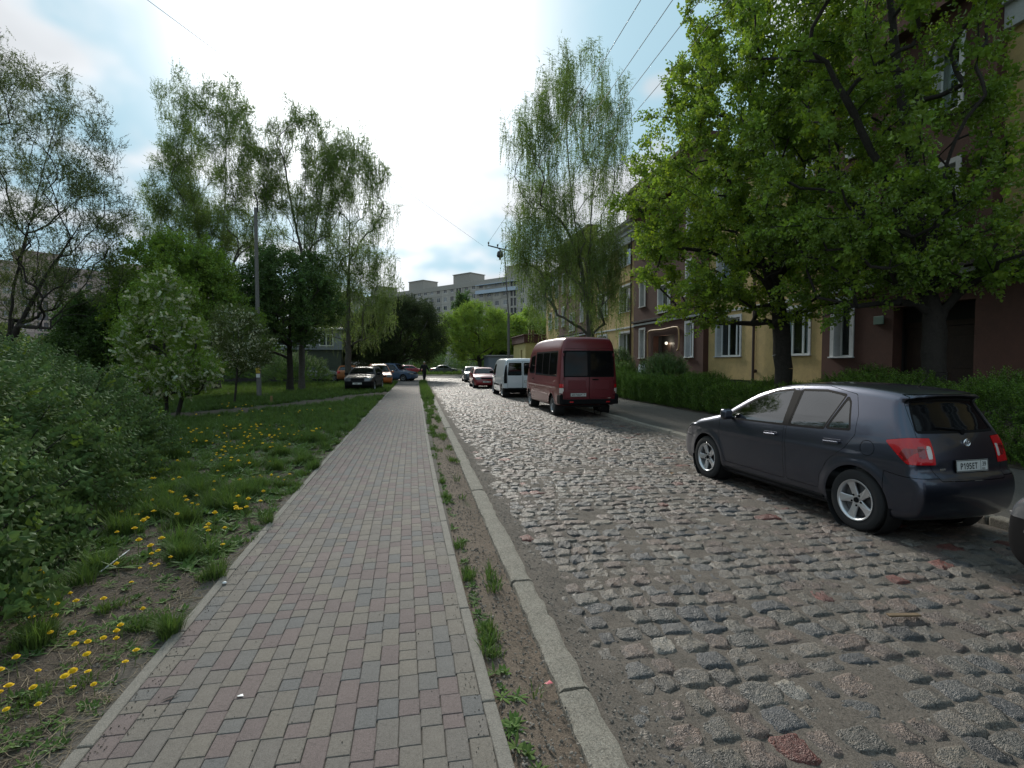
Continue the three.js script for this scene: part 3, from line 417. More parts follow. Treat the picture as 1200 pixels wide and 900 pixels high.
// a sprig: n leaves round a twig of length L along +y
function sprig(seed, n, L, l, w, o = {}) {
  const r = rng(seed), P = [], I = [], tris = bladeTris(o.six), tw = o.tw ?? 0.003;
  if (tw) { P.push(-tw, 0, 0, tw, 0, 0, 0, L, 0, 0, 0, -tw, 0, 0, tw, 0, L, 0); I.push(0, 1, 2, 3, 4, 5); }
  for (let i = 0; i < n; i++) {
    const t = (i + 0.6) / n, s = (0.7 + 0.5 * r()) * (1 - 0.3 * t * (o.taper ?? 1)), az = i * (o.step ?? 2.4) + 0.8 * r(), m = new THREE.Matrix4().compose(new THREE.Vector3(0, t * L, 0), new THREE.Quaternion().setFromEuler(new THREE.Euler((o.open ?? 1.0) + 0.5 * (r() - 0.5), az, 0.7 * (r() - 0.5), 'YXZ')), new THREE.Vector3(s, s, s));
    const b = P.length / 3; for (const v of blade(l, w, o.fold, o.six)) { const q = V(v).applyMatrix4(m); if (o.droop) { const rad = Math.hypot(q.x, q.z); q.y -= o.droop * rad * rad / l; } P.push(q.x, q.y, q.z); } I.push(...tris.map((k) => k + b));
  }
  return mesh(P, I);
}
function strand(seed, L, n, l, w) { // a hanging birch shoot along -y
  const r = rng(seed), P = [], I = [], sx = 0.25 * (r() - 0.5), sz = 0.25 * (r() - 0.5), at = (t) => new THREE.Vector3(sx * t * t * L, -t * L, sz * t * t * L);
  for (let i = 0; i < 5; i++) { const a = at(i / 5), b = at((i + 1) / 5), k = P.length / 3, e = 0.0035; P.push(a.x - e, a.y, a.z, a.x + e, a.y, a.z, b.x, b.y, b.z + e); I.push(k, k + 1, k + 2); }
  for (let i = 0; i < n; i++) { const p = at(0.08 + 0.92 * (i + r()) / n), s = 0.65 + 0.7 * r(), m = new THREE.Matrix4().compose(p, new THREE.Quaternion().setFromEuler(new THREE.Euler(1.7 + 1.1 * r(), r() * 6.28, r() - 0.5, 'YXZ')), new THREE.Vector3(s, s, s)), b = P.length / 3; for (const v of blade(l, w, 0.2)) { const q = V(v).applyMatrix4(m); P.push(q.x, q.y, q.z); } I.push(...bladeTris().map((k) => k + b)); }
  return mesh(P, I);
}
function twigSites(N, r, n, o = {}) { // n places for sprigs on the thin outer wood
  const W = N.filter((q) => q.par >= 0 && q.tips <= (o.tips ?? 2)), out = [];
  for (let i = 0; i < n; i++) { const q = W[Math.floor(r() * W.length)], a = N[q.par], t = r(), p = a.p.clone().lerp(q.p, t), j = o.jit ?? 0.25; p.add(new THREE.Vector3((r() - 0.5) * j, (r() - 0.5) * j, (r() - 0.5) * j)); out.push([p, q.p.clone().sub(a.p).normalize()]); }
  return out;
}
const qUp = new THREE.Vector3(0, 1, 0);
function sprigMatrices(sites, r, size, spread = 0.9, sag = 0) {
  return sites.map(([p, d]) => { const w = d.clone().add(new THREE.Vector3(r() - 0.5, r() - 0.5 - sag, r() - 0.5).multiplyScalar(2 * spread)).normalize(), s = size * (0.7 + 0.6 * r()); return new THREE.Matrix4().compose(p, new THREE.Quaternion().setFromUnitVectors(qUp, w).multiply(new THREE.Quaternion().setFromAxisAngle(qUp, r() * 6.28)), new THREE.Vector3(s, s, s)); });
}
const hue = (r, a = 0.3) => (() => { const v = 1 + a * (r() - 0.5) * 2, y = 1 + 0.16 * (r() - 0.5); return rgb(v * y, v, v * (2 - y) * 0.9); });
function tree(name, label, o, group) {
  const N = skeleton(o), r = rng(o.seed + 500), base = o.stems[0][0], g = thing(name, label, o.category || 'tree', base, 0, group);
  partW('trunk', boxUV(plain(limbs(N, o))), o.bark, g);
  const inv = new THREE.Matrix4().makeTranslation(-base[0], -base[1], -base[2]);
  for (const L of o.leaves) {
    const sites = twigSites(N, r, L.n, L), geos = L.geos, per = geos.map(() => []), cols = geos.map(() => []), h = hue(r, L.vary ?? 0.3);
    let ms; if (L.hang) ms = sites.map(([p]) => { const s = 0.75 + 0.5 * r(); return new THREE.Matrix4().compose(p, new THREE.Quaternion().setFromEuler(new THREE.Euler(0.25 * (r() - 0.5), r() * 6.28, 0.25 * (r() - 0.5))), new THREE.Vector3(s, L.hang * (0.4 + 0.9 * r()), s)); }); else ms = sprigMatrices(sites, r, L.size ?? 1, L.spread, L.sag);
    ms.forEach((m, i) => { const k = i % geos.length; per[k].push(m.premultiply(inv)); const c = h(); if (L.young && r() < L.young) c.multiply(rgb(1.5, 1.35, 0.9)); cols[k].push(c); });
    geos.forEach((q, k) => instanced(L.name || 'crown', q, L.mat, per[k], g, true, cols[k]));
  }
  return g;
}
// leaf materials and sprigs
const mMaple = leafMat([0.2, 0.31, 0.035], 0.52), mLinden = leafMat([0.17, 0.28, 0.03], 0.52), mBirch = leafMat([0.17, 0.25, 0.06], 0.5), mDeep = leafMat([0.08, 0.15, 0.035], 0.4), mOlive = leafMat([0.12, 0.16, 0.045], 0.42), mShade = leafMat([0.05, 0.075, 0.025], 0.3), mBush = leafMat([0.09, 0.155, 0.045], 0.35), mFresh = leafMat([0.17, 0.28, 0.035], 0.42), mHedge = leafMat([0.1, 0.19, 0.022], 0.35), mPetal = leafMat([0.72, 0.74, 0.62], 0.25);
const sprMaple = [1, 2, 3].map((s) => sprig(s, 10, 0.34, 0.1, 0.082, { droop: 0.25, six: true })), sprBig = [11, 12, 13].map((s) => sprig(s, 11, 0.38, 0.115, 0.09, { droop: 0.3, six: true })), sprSmall = [21, 22].map((s) => sprig(s, 9, 0.26, 0.05, 0.036)), sprFar = [31, 32].map((s) => sprig(s, 12, 0.7, 0.26, 0.2, { tw: 0 })), sprFine = [41, 42].map((s) => sprig(s, 14, 0.55, 0.1, 0.075, { tw: 0 }));
const strBirch = [51, 52, 53].map((s) => strand(s, 1, 22, 0.062, 0.046)), sprBush = [61, 62, 63].map((s) => sprig(s, 9, 0.26, 0.085, 0.05, { droop: 0.35, six: true, step: 3.14, open: 1.15 })), sprHedge = [71, 72].map((s) => sprig(s, 13, 0.2, 0.04, 0.026, { open: 0.8 }));
const raceme = [81, 82].map((s) => sprig(s, 34, 0.15, 0.034, 0.03, { open: 1.35, tw: 0.001, taper: 0.6 }));
const bkDark = mBark([0.06, 0.052, 0.045]), bkBirch = mBark([0.16, 0.15, 0.14]), bkGrey = mBark([0.075, 0.068, 0.06]);

// two street trees by the houses on the right
tree('street_tree', 'large street tree with bright green crown overhanging the minibus end of the pavement', { seed: 101, R: 0.225, tip: 0.006, stems: [[[10.05, 0, -13.15], [9.95, 2.6, -13.15], [9.6, 5.5, -13.3], [9.1, 9, -13.5], [8.9, 12.6, -13.6]], Object.assign([[9.9, 3.0, -13.15], [8.6, 5.2, -12.6], [7.0, 7.4, -12.2]], { from: 1 }), Object.assign([[9.8, 3.6, -13.15], [10.8, 6, -13.8], [11.6, 9.5, -14.2]], { from: 1 })], crown: [{ c: [9.0, 6.9, -13.4], r: [3.5, 3.1, 3.2], n: 360, shell: 0.6 }, { c: [9.6, 10.6, -13.5], r: [2.5, 3.4, 2.5], n: 210, shell: 0.6 }, { c: [8.3, 4.6, -13.4], r: [2.3, 1.9, 2.2], n: 130, shell: 0.6 }, { c: [10.0, 4.2, -12.8], r: [2.0, 1.3, 1.8], n: 70 }], rise: 0.1, firstBranch: 2.4, gap: 0.45, minY: 2.5, bark: bkDark, leaves: [{ geos: sprMaple, mat: mMaple, n: 8600, size: 1, sag: 0.15, young: 0.2, jit: 0.32, tips: 2 }] }, 'street trees before the house');
tree('street_tree', 'large dark-trunked street tree behind the grey hatchback', { seed: 137, R: 0.21, tip: 0.006, stems: [[[10.5, 0, -9.2], [10.45, 2.4, -9.2], [10.2, 5, -9.4], [9.8, 8.5, -9.7], [9.6, 12, -9.9]], Object.assign([[10.4, 2.8, -9.2], [9.2, 5.4, -9.2], [7.9, 7.6, -9.3]], { from: 1 }), Object.assign([[10.4, 2.5, -9.2], [11.4, 4.2, -8.7], [12.4, 6, -8.3]], { from: 1 })], crown: [{ c: [9.3, 7.6, -9.9], r: [2.6, 4.6, 2.5], n: 380, shell: 0.6 }, { c: [11.0, 4.5, -8.7], r: [2.2, 1.3, 1.9], n: 130 }, { c: [9.4, 4.4, -9.9], r: [2.1, 1.3, 2.0], n: 110 }], rise: 0.1, firstBranch: 2.2, gap: 0.4, minY: 2.5, bark: bkDark, leaves: [{ geos: sprBig, mat: mLinden, n: 5200, size: 0.95, sag: 0.25, young: 0.12, jit: 0.32, tips: 2 }] }, 'street trees before the house');

// birches
const birch = (label, seed, base, top, o) => tree('birch_tree', label, { seed, tip: 0.005, bark: bkBirch, rise: 0.75, up: 1.1, lump: 0.3, firstBranch: 2.5, arch: 0.1, pow: 0.68, ...o, leaves: o.leaves }, 'birch trees');
birch('tall weeping birch behind the red minibus', 201, null, null, { R: 0.25, stems: [[[9.95, 0, -28.9], [9.75, 3.2, -28.9], [9.3, 6.5, -29], [8.9, 10, -29.4], [8.5, 14.5, -29.6], [8.6, 18.8, -29.7]], Object.assign([[9.6, 4.4, -28.9], [9.8, 7.5, -29.3], [10.0, 11, -29.6], [10.6, 15, -29.8]], { from: 1 }), Object.assign([[9.2, 7.2, -29], [8.0, 9.6, -28.9], [6.4, 10.6, -28.7]], { from: 1 })], crown: [{ c: [8.8, 13.8, -29.4], r: [3.5, 5.4, 3.3], n: 330, shell: 0.5 }, { c: [8.0, 9.0, -29.1], r: [3.3, 3.2, 2.8], n: 130 }, { c: [9.9, 7.4, -29], r: [1.9, 2.8, 1.7], n: 90 }, { c: [6.6, 8.4, -29], r: [1.5, 2.6, 1.6], n: 70 }, { c: [8.8, 6.3, -28.5], r: [3.0, 2.4, 1.8], n: 120 }], gap: 0.25, leaves: [{ geos: strBirch, mat: mBirch, n: 5900, hang: 1.5, tips: 4, jit: 0.7 }, { geos: sprSmall, mat: mBirch, n: 14000, size: 1.2, tips: 5, sag: 0.4, jit: 0.6 }] });
birch('tall open birch left of the lamp post', 211, null, null, { R: 0.2, stems: [[[-11.9, 0, -34.6], [-11.8, 5, -34.7], [-11.4, 10, -34.9], [-11.2, 17.6, -35.2]], Object.assign([[-11.8, 4.5, -34.7], [-12.6, 9, -34.6], [-13.4, 14, -34.8]], { from: 1 })], crown: [{ c: [-11.6, 12.6, -35], r: [3.2, 5.8, 3], n: 330 }, { c: [-14.2, 9.5, -35], r: [2.4, 3, 2], n: 90 }], gap: 0.3, leaves: [{ geos: strBirch, mat: mBirch, n: 4500, hang: 0.75, tips: 5, jit: 0.9 }, { geos: sprSmall, mat: mBirch, n: 20000, size: 1.3, tips: 5, jit: 0.7 }] });
birch('slender birch with pale forked trunk between two denser birches', 221, null, null, { R: 0.17, stems: [[[-6.8, 0, -33.4], [-6.9, 5, -34.5], [-7.0, 10, -36], [-6.9, 17.4, -36.5]], Object.assign([[-6.95, 8, -35.4], [-7.8, 12, -36], [-8.3, 15.5, -36.2]], { from: 1 }), Object.assign([[-6.95, 7, -35.2], [-6.2, 11, -36], [-5.6, 14.8, -36.4]], { from: 1 })], crown: [{ c: [-7.0, 13.6, -36.2], r: [2.7, 4.6, 2.5], n: 210, shell: 0.4 }], gap: 0.2, leaves: [{ geos: strBirch, mat: mBirch, n: 2000, hang: 0.6, tips: 5, jit: 0.7 }, { geos: sprSmall, mat: mBirch, n: 9500, size: 1.2, tips: 5, jit: 0.6 }] });
birch('full weeping birch over the parked black car', 231, null, null, { R: 0.22, stems: [[[-4.9, 0, -40], [-4.85, 5, -40], [-4.7, 11, -40.1], [-4.6, 18.2, -40.2]]], crown: [{ c: [-4.7, 12.6, -40.1], r: [2.9, 6.2, 2.7], n: 330 }, { c: [-4.7, 6.6, -40.0], r: [3.6, 3.4, 3], n: 170 }], minY: 3.2, leaves: [{ geos: strBirch, mat: mBirch, n: 5500, hang: 1.0, tips: 5, jit: 0.9 }, { geos: sprFine, mat: mBirch, n: 7500, size: 0.7, tips: 5, jit: 0.7 }] });

// the sparse tree at the left edge, just coming into leaf
tree('budding_tree', 'wide multi-stemmed tree barely in leaf at the far left', { seed: 251, R: 0.17, tip: 0.008, pow: 0.62, stems: [[[-15.5, 0, -22.6], [-15.5, 4, -22.9], [-15.7, 8, -23.2], [-15.6, 12.6, -23.5]], [[-15.0, 0, -22.5], [-14.8, 4, -22.8], [-14.0, 8, -23], [-13.2, 11.6, -23.2]], [[-16, 0, -22.6], [-16.6, 4, -22.8], [-17.8, 9, -23.4]], Object.assign([[-14.9, 2.4, -22.7], [-13.6, 4.6, -22.4], [-12.2, 7, -22.4]], { from: 1 })], crown: [{ c: [-15.3, 8.2, -23], r: [4.0, 5.1, 3.6], n: 1500, shell: 0.5 }, { c: [-12.6, 5.6, -22.5], r: [1.8, 2.4, 1.6], n: 100 }], rise: 0.95, up: 1.3, firstBranch: 1.2, minY: 2, bark: bkDark, leaves: [{ geos: sprSmall, mat: mOlive, n: 24000, size: 1.0, tips: 3, jit: 0.45 }] });

// understorey on the left
tree('leafy_tree', 'yellow-green broadleaf tree behind the white blossom', { seed: 271, R: 0.15, stems: [[[-10.9, 0, -27.5], [-10.9, 2, -27.5], [-10.7, 6.6, -27.8]]], crown: [{ c: [-11.1, 4.9, -27.8], r: [2.7, 2.9, 2.4], n: 260 }, { c: [-9.0, 3.0, -27], r: [1.8, 1.6, 1.6], n: 90 }], firstBranch: 0.8, bark: bkDark, leaves: [{ geos: sprMaple, mat: mFresh, n: 6000, size: 1.15, jit: 0.7 }] }, 'broadleaf trees on the left lawn');
tree('leafy_tree', 'deep green broadleaf tree before the slender birch', { seed: 281, R: 0.16, stems: [[[-7.0, 0, -31.5], [-7.0, 2.5, -31.5], [-6.9, 6.6, -31.6]]], crown: [{ c: [-7.0, 5.3, -31.5], r: [2.5, 2.7, 2.3], n: 260 }, { c: [-8.9, 4.2, -31.4], r: [1.6, 1.9, 1.5], n: 80 }], firstBranch: 1.6, minY: 1.9, bark: bkDark, leaves: [{ geos: sprMaple, mat: mDeep, n: 5200, size: 1.2, jit: 0.7 }] }, 'broadleaf trees on the left lawn');
tree('leafy_tree', 'dark bushy tree to the right of the bare tree', { seed: 291, R: 0.14, stems: [[[-15.2, 0, -30.5], [-15.1, 2, -30.5], [-14.8, 4.2, -30.6]]], crown: [{ c: [-15.0, 3.0, -30.6], r: [2.8, 2.2, 2.6], n: 220 }], firstBranch: 0.6, minY: 0.6, bark: bkDark, leaves: [{ geos: sprMaple, mat: mDeep, n: 5600, size: 1.3, jit: 0.7 }] }, 'broadleaf trees on the left lawn');
tree('bird_cherry', 'small bird cherry hung with white blossom beside the left shrubs', { seed: 301, R: 0.06, stems: [[[-7.3, 0, -17.2], [-7.3, 1.6, -17.2], [-7.4, 4.2, -17.4]], [[-7.0, 0, -17.1], [-6.6, 1.4, -17.0], [-6.3, 2.6, -17]], [[-7.5, 0, -17.2], [-8, 1.6, -17.3], [-8.3, 2.6, -17.3]]], crown: [{ c: [-7.4, 2.4, -17.3], r: [1.1, 1.9, 1.1], n: 170 }, { c: [-6.6, 1.4, -17], r: [0.8, 0.7, 0.8], n: 60 }], firstBranch: 0.4, bark: bkDark, leaves: [{ geos: sprSmall, mat: mFresh, n: 3600, size: 1.25, jit: 0.4 }, { geos: raceme, mat: mPetal, n: 1100, size: 1.2, sag: 0.55, jit: 0.3, name: 'blossom', vary: 0.1 }] });
tree('apple_tree', 'slim young tree in pale blossom left of the lamp post', { seed: 311, R: 0.045, stems: [[[-7.0, 0, -22.1], [-6.85, 1.2, -22.1], [-6.8, 3, -22.2]]], crown: [{ c: [-6.9, 2.6, -22.2], r: [1.15, 1.25, 1.1], n: 130 }], firstBranch: 1.0, minY: 1.3, bark: bkDark, leaves: [{ geos: sprSmall, mat: mOlive, n: 2200, size: 1.2, jit: 0.4 }, { geos: raceme, mat: mPetal, n: 900, size: 0.8, jit: 0.3, name: 'blossom', vary: 0.1 }] });

// end of the street
tree('round_tree', 'round bright green tree at the end of the street', { seed: 321, R: 0.28, stems: [[[8.7, 0, -74], [8.7, 2.5, -74], [8.5, 8.6, -74.2]]], crown: [{ c: [8.3, 6.1, -74], r: [5.0, 3.9, 4.4], n: 420, shell: 0.7 }], firstBranch: 1.8, minY: 2.1, bark: bkDark, leaves: [{ geos: sprFine, mat: mMaple, n: 11000, size: 1.1, jit: 0.9, vary: 0.22, tips: 3 }] });
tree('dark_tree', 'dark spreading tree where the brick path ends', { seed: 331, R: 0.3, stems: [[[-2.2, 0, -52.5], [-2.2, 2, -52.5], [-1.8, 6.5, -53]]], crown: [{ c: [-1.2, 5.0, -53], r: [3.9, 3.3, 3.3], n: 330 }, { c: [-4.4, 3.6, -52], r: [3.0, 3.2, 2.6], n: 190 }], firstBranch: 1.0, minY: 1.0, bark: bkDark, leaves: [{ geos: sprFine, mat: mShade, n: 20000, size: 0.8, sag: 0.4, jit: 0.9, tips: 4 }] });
const distant = [ // [label, x, z, crown centre y, radii, material]
  ['narrow poplar rising before the grey block', 10.4, -121, 9, [2.2, 8.4, 2.2], mDeep], ['leafy tree left of the poplar before the grey block', 2.6, -116, 5.4, [4, 5, 4], mMaple], ['leafy tree right of the poplar before the grey block', 15.6, -112, 4.6, [4, 4.2, 4], mMaple],
  ['tall tree beyond the small yellow annex', 17.5, -84, 5.2, [4.2, 4.8, 4], mMaple], ['green tree between the round tree and the annex', 13.6, -78, 4.8, [2.6, 3.8, 2.6], mMaple], ['far tree behind the dark tree', -6, -92, 6.2, [5, 5.5, 4], mDeep], ['far tree behind the weeping birch', -15, -84, 6.5, [5.5, 5.8, 4], mDeep],
  ['far tree behind the pavilion', -24, -72, 4.4, [5, 4.2, 4], mDeep], ['far tree before the pinkish block', -31, -60, 3.2, [5, 3.2, 4], mOlive], ['far low tree at the left before the pinkish block', -36, -48, 2.6, [4.6, 2.6, 3.6], mOlive]];
distant.forEach(([label, x, z, y, rad, mat], i) => tree('distant_tree', label, { seed: 400 + i * 7, R: 0.25, minR: 0.02, stems: [[[x, 0, z], [x, y * 0.6, z], [x, y + rad[1] * 0.8, z]]], crown: [{ c: [x, y, z], r: rad, n: 170, shell: 0.6 }], firstBranch: 1.2, minY: 1, step: 1, bark: bkDark, leaves: [{ geos: sprFar, mat, n: 3600, size: 1, jit: 1.4, tips: 4 }] }));
// ---------------------------------------------------------------- shrubs, hedge, grass, dandelions
const edgeX = (z) => { const L = [[2, -2.1], [-2.4, -2.3], [-3.6, -2.5], [-4.6, -2.85], [-6.3, -3.4], [-8.4, -4.0], [-10.6, -4.55], [-12.6, -5.15], [-13.6, -6.2]]; for (let i = 0; i + 1 < L.length; i++) if (z >= L[i + 1][0]) return lerp(L[i][1], L[i + 1][1], (z - L[i][0]) / (L[i + 1][0] - L[i][0])); return -99; };
const bushH = (x, z) => { const d = edgeX(z) - x + 0.45 * n2(z * 0.7, 3) + 0.2 * n2(z * 2.3, x); if (d < 0) return 0; const end = sstep(-13.7, -10.5, z); return (0.25 + 1.8 * (1 - Math.exp(-d / 1.15))) * (0.55 + 0.45 * end) * (1 + 0.17 * n2(x * 0.8, z * 0.8) + 0.08 * n2(x * 2, z * 2)); };
{
  const r = rng(601), mk = (label, z0, z1, n, seed) => {
    const zc = (z0 + z1) / 2, xb = edgeX(zc) - 1.6, g = thing('leafy_shrub', label, 'shrub', [xb, 0.08, zc], 0), lists = sprBush.map(() => [[], []]), stems = [], h = hue(r, 0.28);
    for (let i = 0; i < n;) {
      const z = lerp(z0, z1, r()), e = edgeX(z), x = e + 0.5 - Math.pow(r(), 1.4) * 5.2, H = bushH(x, z); if (H < 0.12) continue; i++;
      const gx = bushH(x + 0.12, z), slope = clamp((H - gx) / 0.12, 0, 4), y = 0.08 + H * (1 - 0.75 * Math.pow(r(), 2.2)), out = new THREE.Vector3(0.35 + slope * 0.35 + 0.9 * (r() - 0.5), 0.75 + 0.5 * (r() - 0.5) - slope * 0.2, 0.35 + 1.3 * (r() - 0.5)).normalize(), s = 0.65 + 0.5 * r();
      const m = new THREE.Matrix4().compose(new THREE.Vector3(x - xb, y - 0.08, z - zc), new THREE.Quaternion().setFromUnitVectors(qUp, out).multiply(new THREE.Quaternion().setFromAxisAngle(qUp, r() * 6.28)), new THREE.Vector3(s, s, s)), k = i % 3, c = h(); if (r() < 0.035) c.multiply(rgb(2, 1.7, 0.8)); lists[k][0].push(m); lists[k][1].push(c);
    }
    for (let i = 0; i < 90; i++) { const z = lerp(z0, z1, r()), x = edgeX(z) - 0.25 - 2.2 * r(), H = bushH(x, z) * 0.9; if (H < 0.4) continue; const dx = 0.35 + 0.3 * r(), dz = 0.5 * (r() - 0.5); stems.push(rod([x - xb - dx, 0, z - zc], [x - xb, H * 0.6, z - zc + dz * 0.5], 0.012, 0.008, 5), rod([x - xb, H * 0.6, z - zc + dz * 0.5], [x - xb + dx * 0.7, H, z - zc + dz], 0.008, 0.004, 4)); }
    part('stem', merge(stems), bkDark, g).userData.kind = 'stuff'; lists.forEach(([l, c], k) => instanced('foliage', sprBush[k], mBush, l, g, true, c));
  };
  mk('broad leafy shrub filling the left edge, nearest the camera', 1.5, -6.4, 9500); mk('further part of the leafy thicket, ending near the white blossom', -6.4, -13.6, 7000);
  // trimmed hedge along the right-hand pavement
  const hedgeR = (label, s0, s1, h0, n, seed) => {
    const q = rng(seed), zc = -(s0 + s1) / 2, g = thing('hedge', label, 'hedge', [9.95, 0.1, zc], 0, undefined), lists = sprHedge.map(() => [[], []]), h = hue(q, 0.42), core = [];
    for (let i = 0; i < n; i++) { const z = -lerp(s0, s1, q()), bump = 1 + 0.2 * n2(z * 0.8, seed) + 0.14 * n2(z * 2.3, 4), H = h0 * bump, W = 0.55 * (1 + 0.28 * n2(z * 1.0, 9)); let x, y, o; const u = q(); if (u < 0.5) { x = (q() * 2 - 1) * W; y = H - 0.22 * Math.pow(Math.abs(x / W), 2.5) * H - 0.1 * q() + 0.08 * q() * q(); o = [0.7 * (q() - 0.5), 1, 0.7 * (q() - 0.5)]; } else { x = -W * (1 - 0.16 * q()) + (u > 0.93 ? 2 * W : 0); y = H * Math.pow(q(), 0.8); o = [x < 0 ? -0.8 : 0.8, 0.7, q() - 0.5]; }
      const s = 0.75 + 0.6 * q(); const k = i % 2; lists[k][0].push(new THREE.Matrix4().compose(new THREE.Vector3(x, y, z - zc), new THREE.Quaternion().setFromUnitVectors(qUp, V(o).normalize()).multiply(new THREE.Quaternion().setFromAxisAngle(qUp, q() * 6)), new THREE.Vector3(s, s, s))); lists[k][1].push(h()); }
    for (let s = s0; s < s1; s += 0.22) { const x = 0.3 * (q() - 0.5), z = -s - zc; core.push(rod([x, -0.05, z], [x + 0.3 * (q() - 0.5), h0 * 0.85, z + 0.2 * (q() - 0.5)], 0.014, 0.006, 5), rod([x, 0.2, z], [x + 0.6 * (q() - 0.5), h0 * 0.8, z + 0.3 * (q() - 0.5)], 0.01, 0.005, 4)); }
    part('stem', merge(core), bkDark, g).userData.kind = 'stuff'; lists.forEach(([l, c], k) => instanced('foliage', sprHedge[k], mHedge, l, g, true, c));
  };
  hedgeR('dark hedge on the right edge, behind the hatchback’s tail', 4.5, 11.8, 1.15, 7000, 611);
  hedgeR('trimmed green hedge between the hatchback and the red minibus', 12.6, 22.4, 0.92, 8500, 612);
  hedgeR('shaggy green hedge beside the red minibus', 22.5, 29.5, 0.98, 4200, 613);
  // loose bushes by the entrance
  const bushR = (label, x, z, rx, h, n, mat, geos, seed) => { const q = rng(seed), g = thing('bush', label, 'bush', [x, 0.12, z]), l = geos.map(() => [[], []]), hh = hue(q, 0.3), st = []; for (let i = 0; i < 9; i++) st.push(rod([0.15 * (q() - 0.5), 0, 0.15 * (q() - 0.5)], [rx * 1.3 * (q() - 0.5), h * (0.6 + 0.3 * q()), rx * 1.3 * (q() - 0.5)], 0.012, 0.005, 5)); for (let i = 0; i < n; i++) { const a = q() * 6.28, b = Math.acos(1 - 1.3 * q()), rr = 0.6 + 0.45 * Math.pow(q(), 0.5) + 0.12 * n3(Math.cos(a) * 2, b * 2, seed), d = new THREE.Vector3(Math.cos(a) * Math.sin(b), Math.cos(b), Math.sin(a) * Math.sin(b)); const s = 0.8 + 0.6 * q(), k = i % geos.length; l[k][0].push(new THREE.Matrix4().compose(new THREE.Vector3(d.x * rx * rr, h * 0.35 + d.y * h * 0.62 * rr, d.z * rx * rr), new THREE.Quaternion().setFromUnitVectors(qUp, d.clone().add(new THREE.Vector3(q() - 0.5, 0.5, q() - 0.5)).normalize()).multiply(new THREE.Quaternion().setFromAxisAngle(qUp, q() * 6)), new THREE.Vector3(s, s, s))); l[k][1].push(hh()); } part('stem', merge(st), bkDark, g).userData.kind = 'stuff'; l.forEach(([m, c], k) => instanced('foliage', geos[k], mat, m, g, true, c)); };
  bushR('bush growing in front of the lit entrance door', 11.6, -23.6, 1.15, 1.9, 1300, mDeep, sprBush, 621);
  bushR('low loose bush left of the leaning white board', 10.9, -27.2, 1.0, 1.5, 1000, mHedge, sprBush, 622);
  bushR('tall weedy bush under the yellow wall behind the minibus', 11.3, -28.4, 0.8, 2.3, 800, mDeep, sprBush, 623);
  bushR('bush at the foot of the weeping birch', 9.9, -30.6, 0.9, 1.3, 700, mHedge, sprBush, 624);
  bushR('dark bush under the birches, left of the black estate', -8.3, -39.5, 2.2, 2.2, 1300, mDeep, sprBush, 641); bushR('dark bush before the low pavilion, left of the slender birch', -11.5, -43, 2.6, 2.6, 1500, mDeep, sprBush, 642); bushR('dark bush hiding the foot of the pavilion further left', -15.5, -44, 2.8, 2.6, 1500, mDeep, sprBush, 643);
  for (const [i, [x, z, rx, h]] of [[16, -86, 3.4, 3.0], [4, -92, 3.2, 2.6], [-1, -88, 2.6, 2.2], [11, -94, 3.5, 2.8]].entries()) { const s = 2.6; bushR(['rounded bush below the block, right of the round tree', 'dark bush on the far lawn by the red car', 'dark bush on the far lawn above the walker', 'dark bush on the far lawn behind the round tree trunk'][i], x, z, rx, h, 900, mDeep, sprFine, 630 + i); }
}
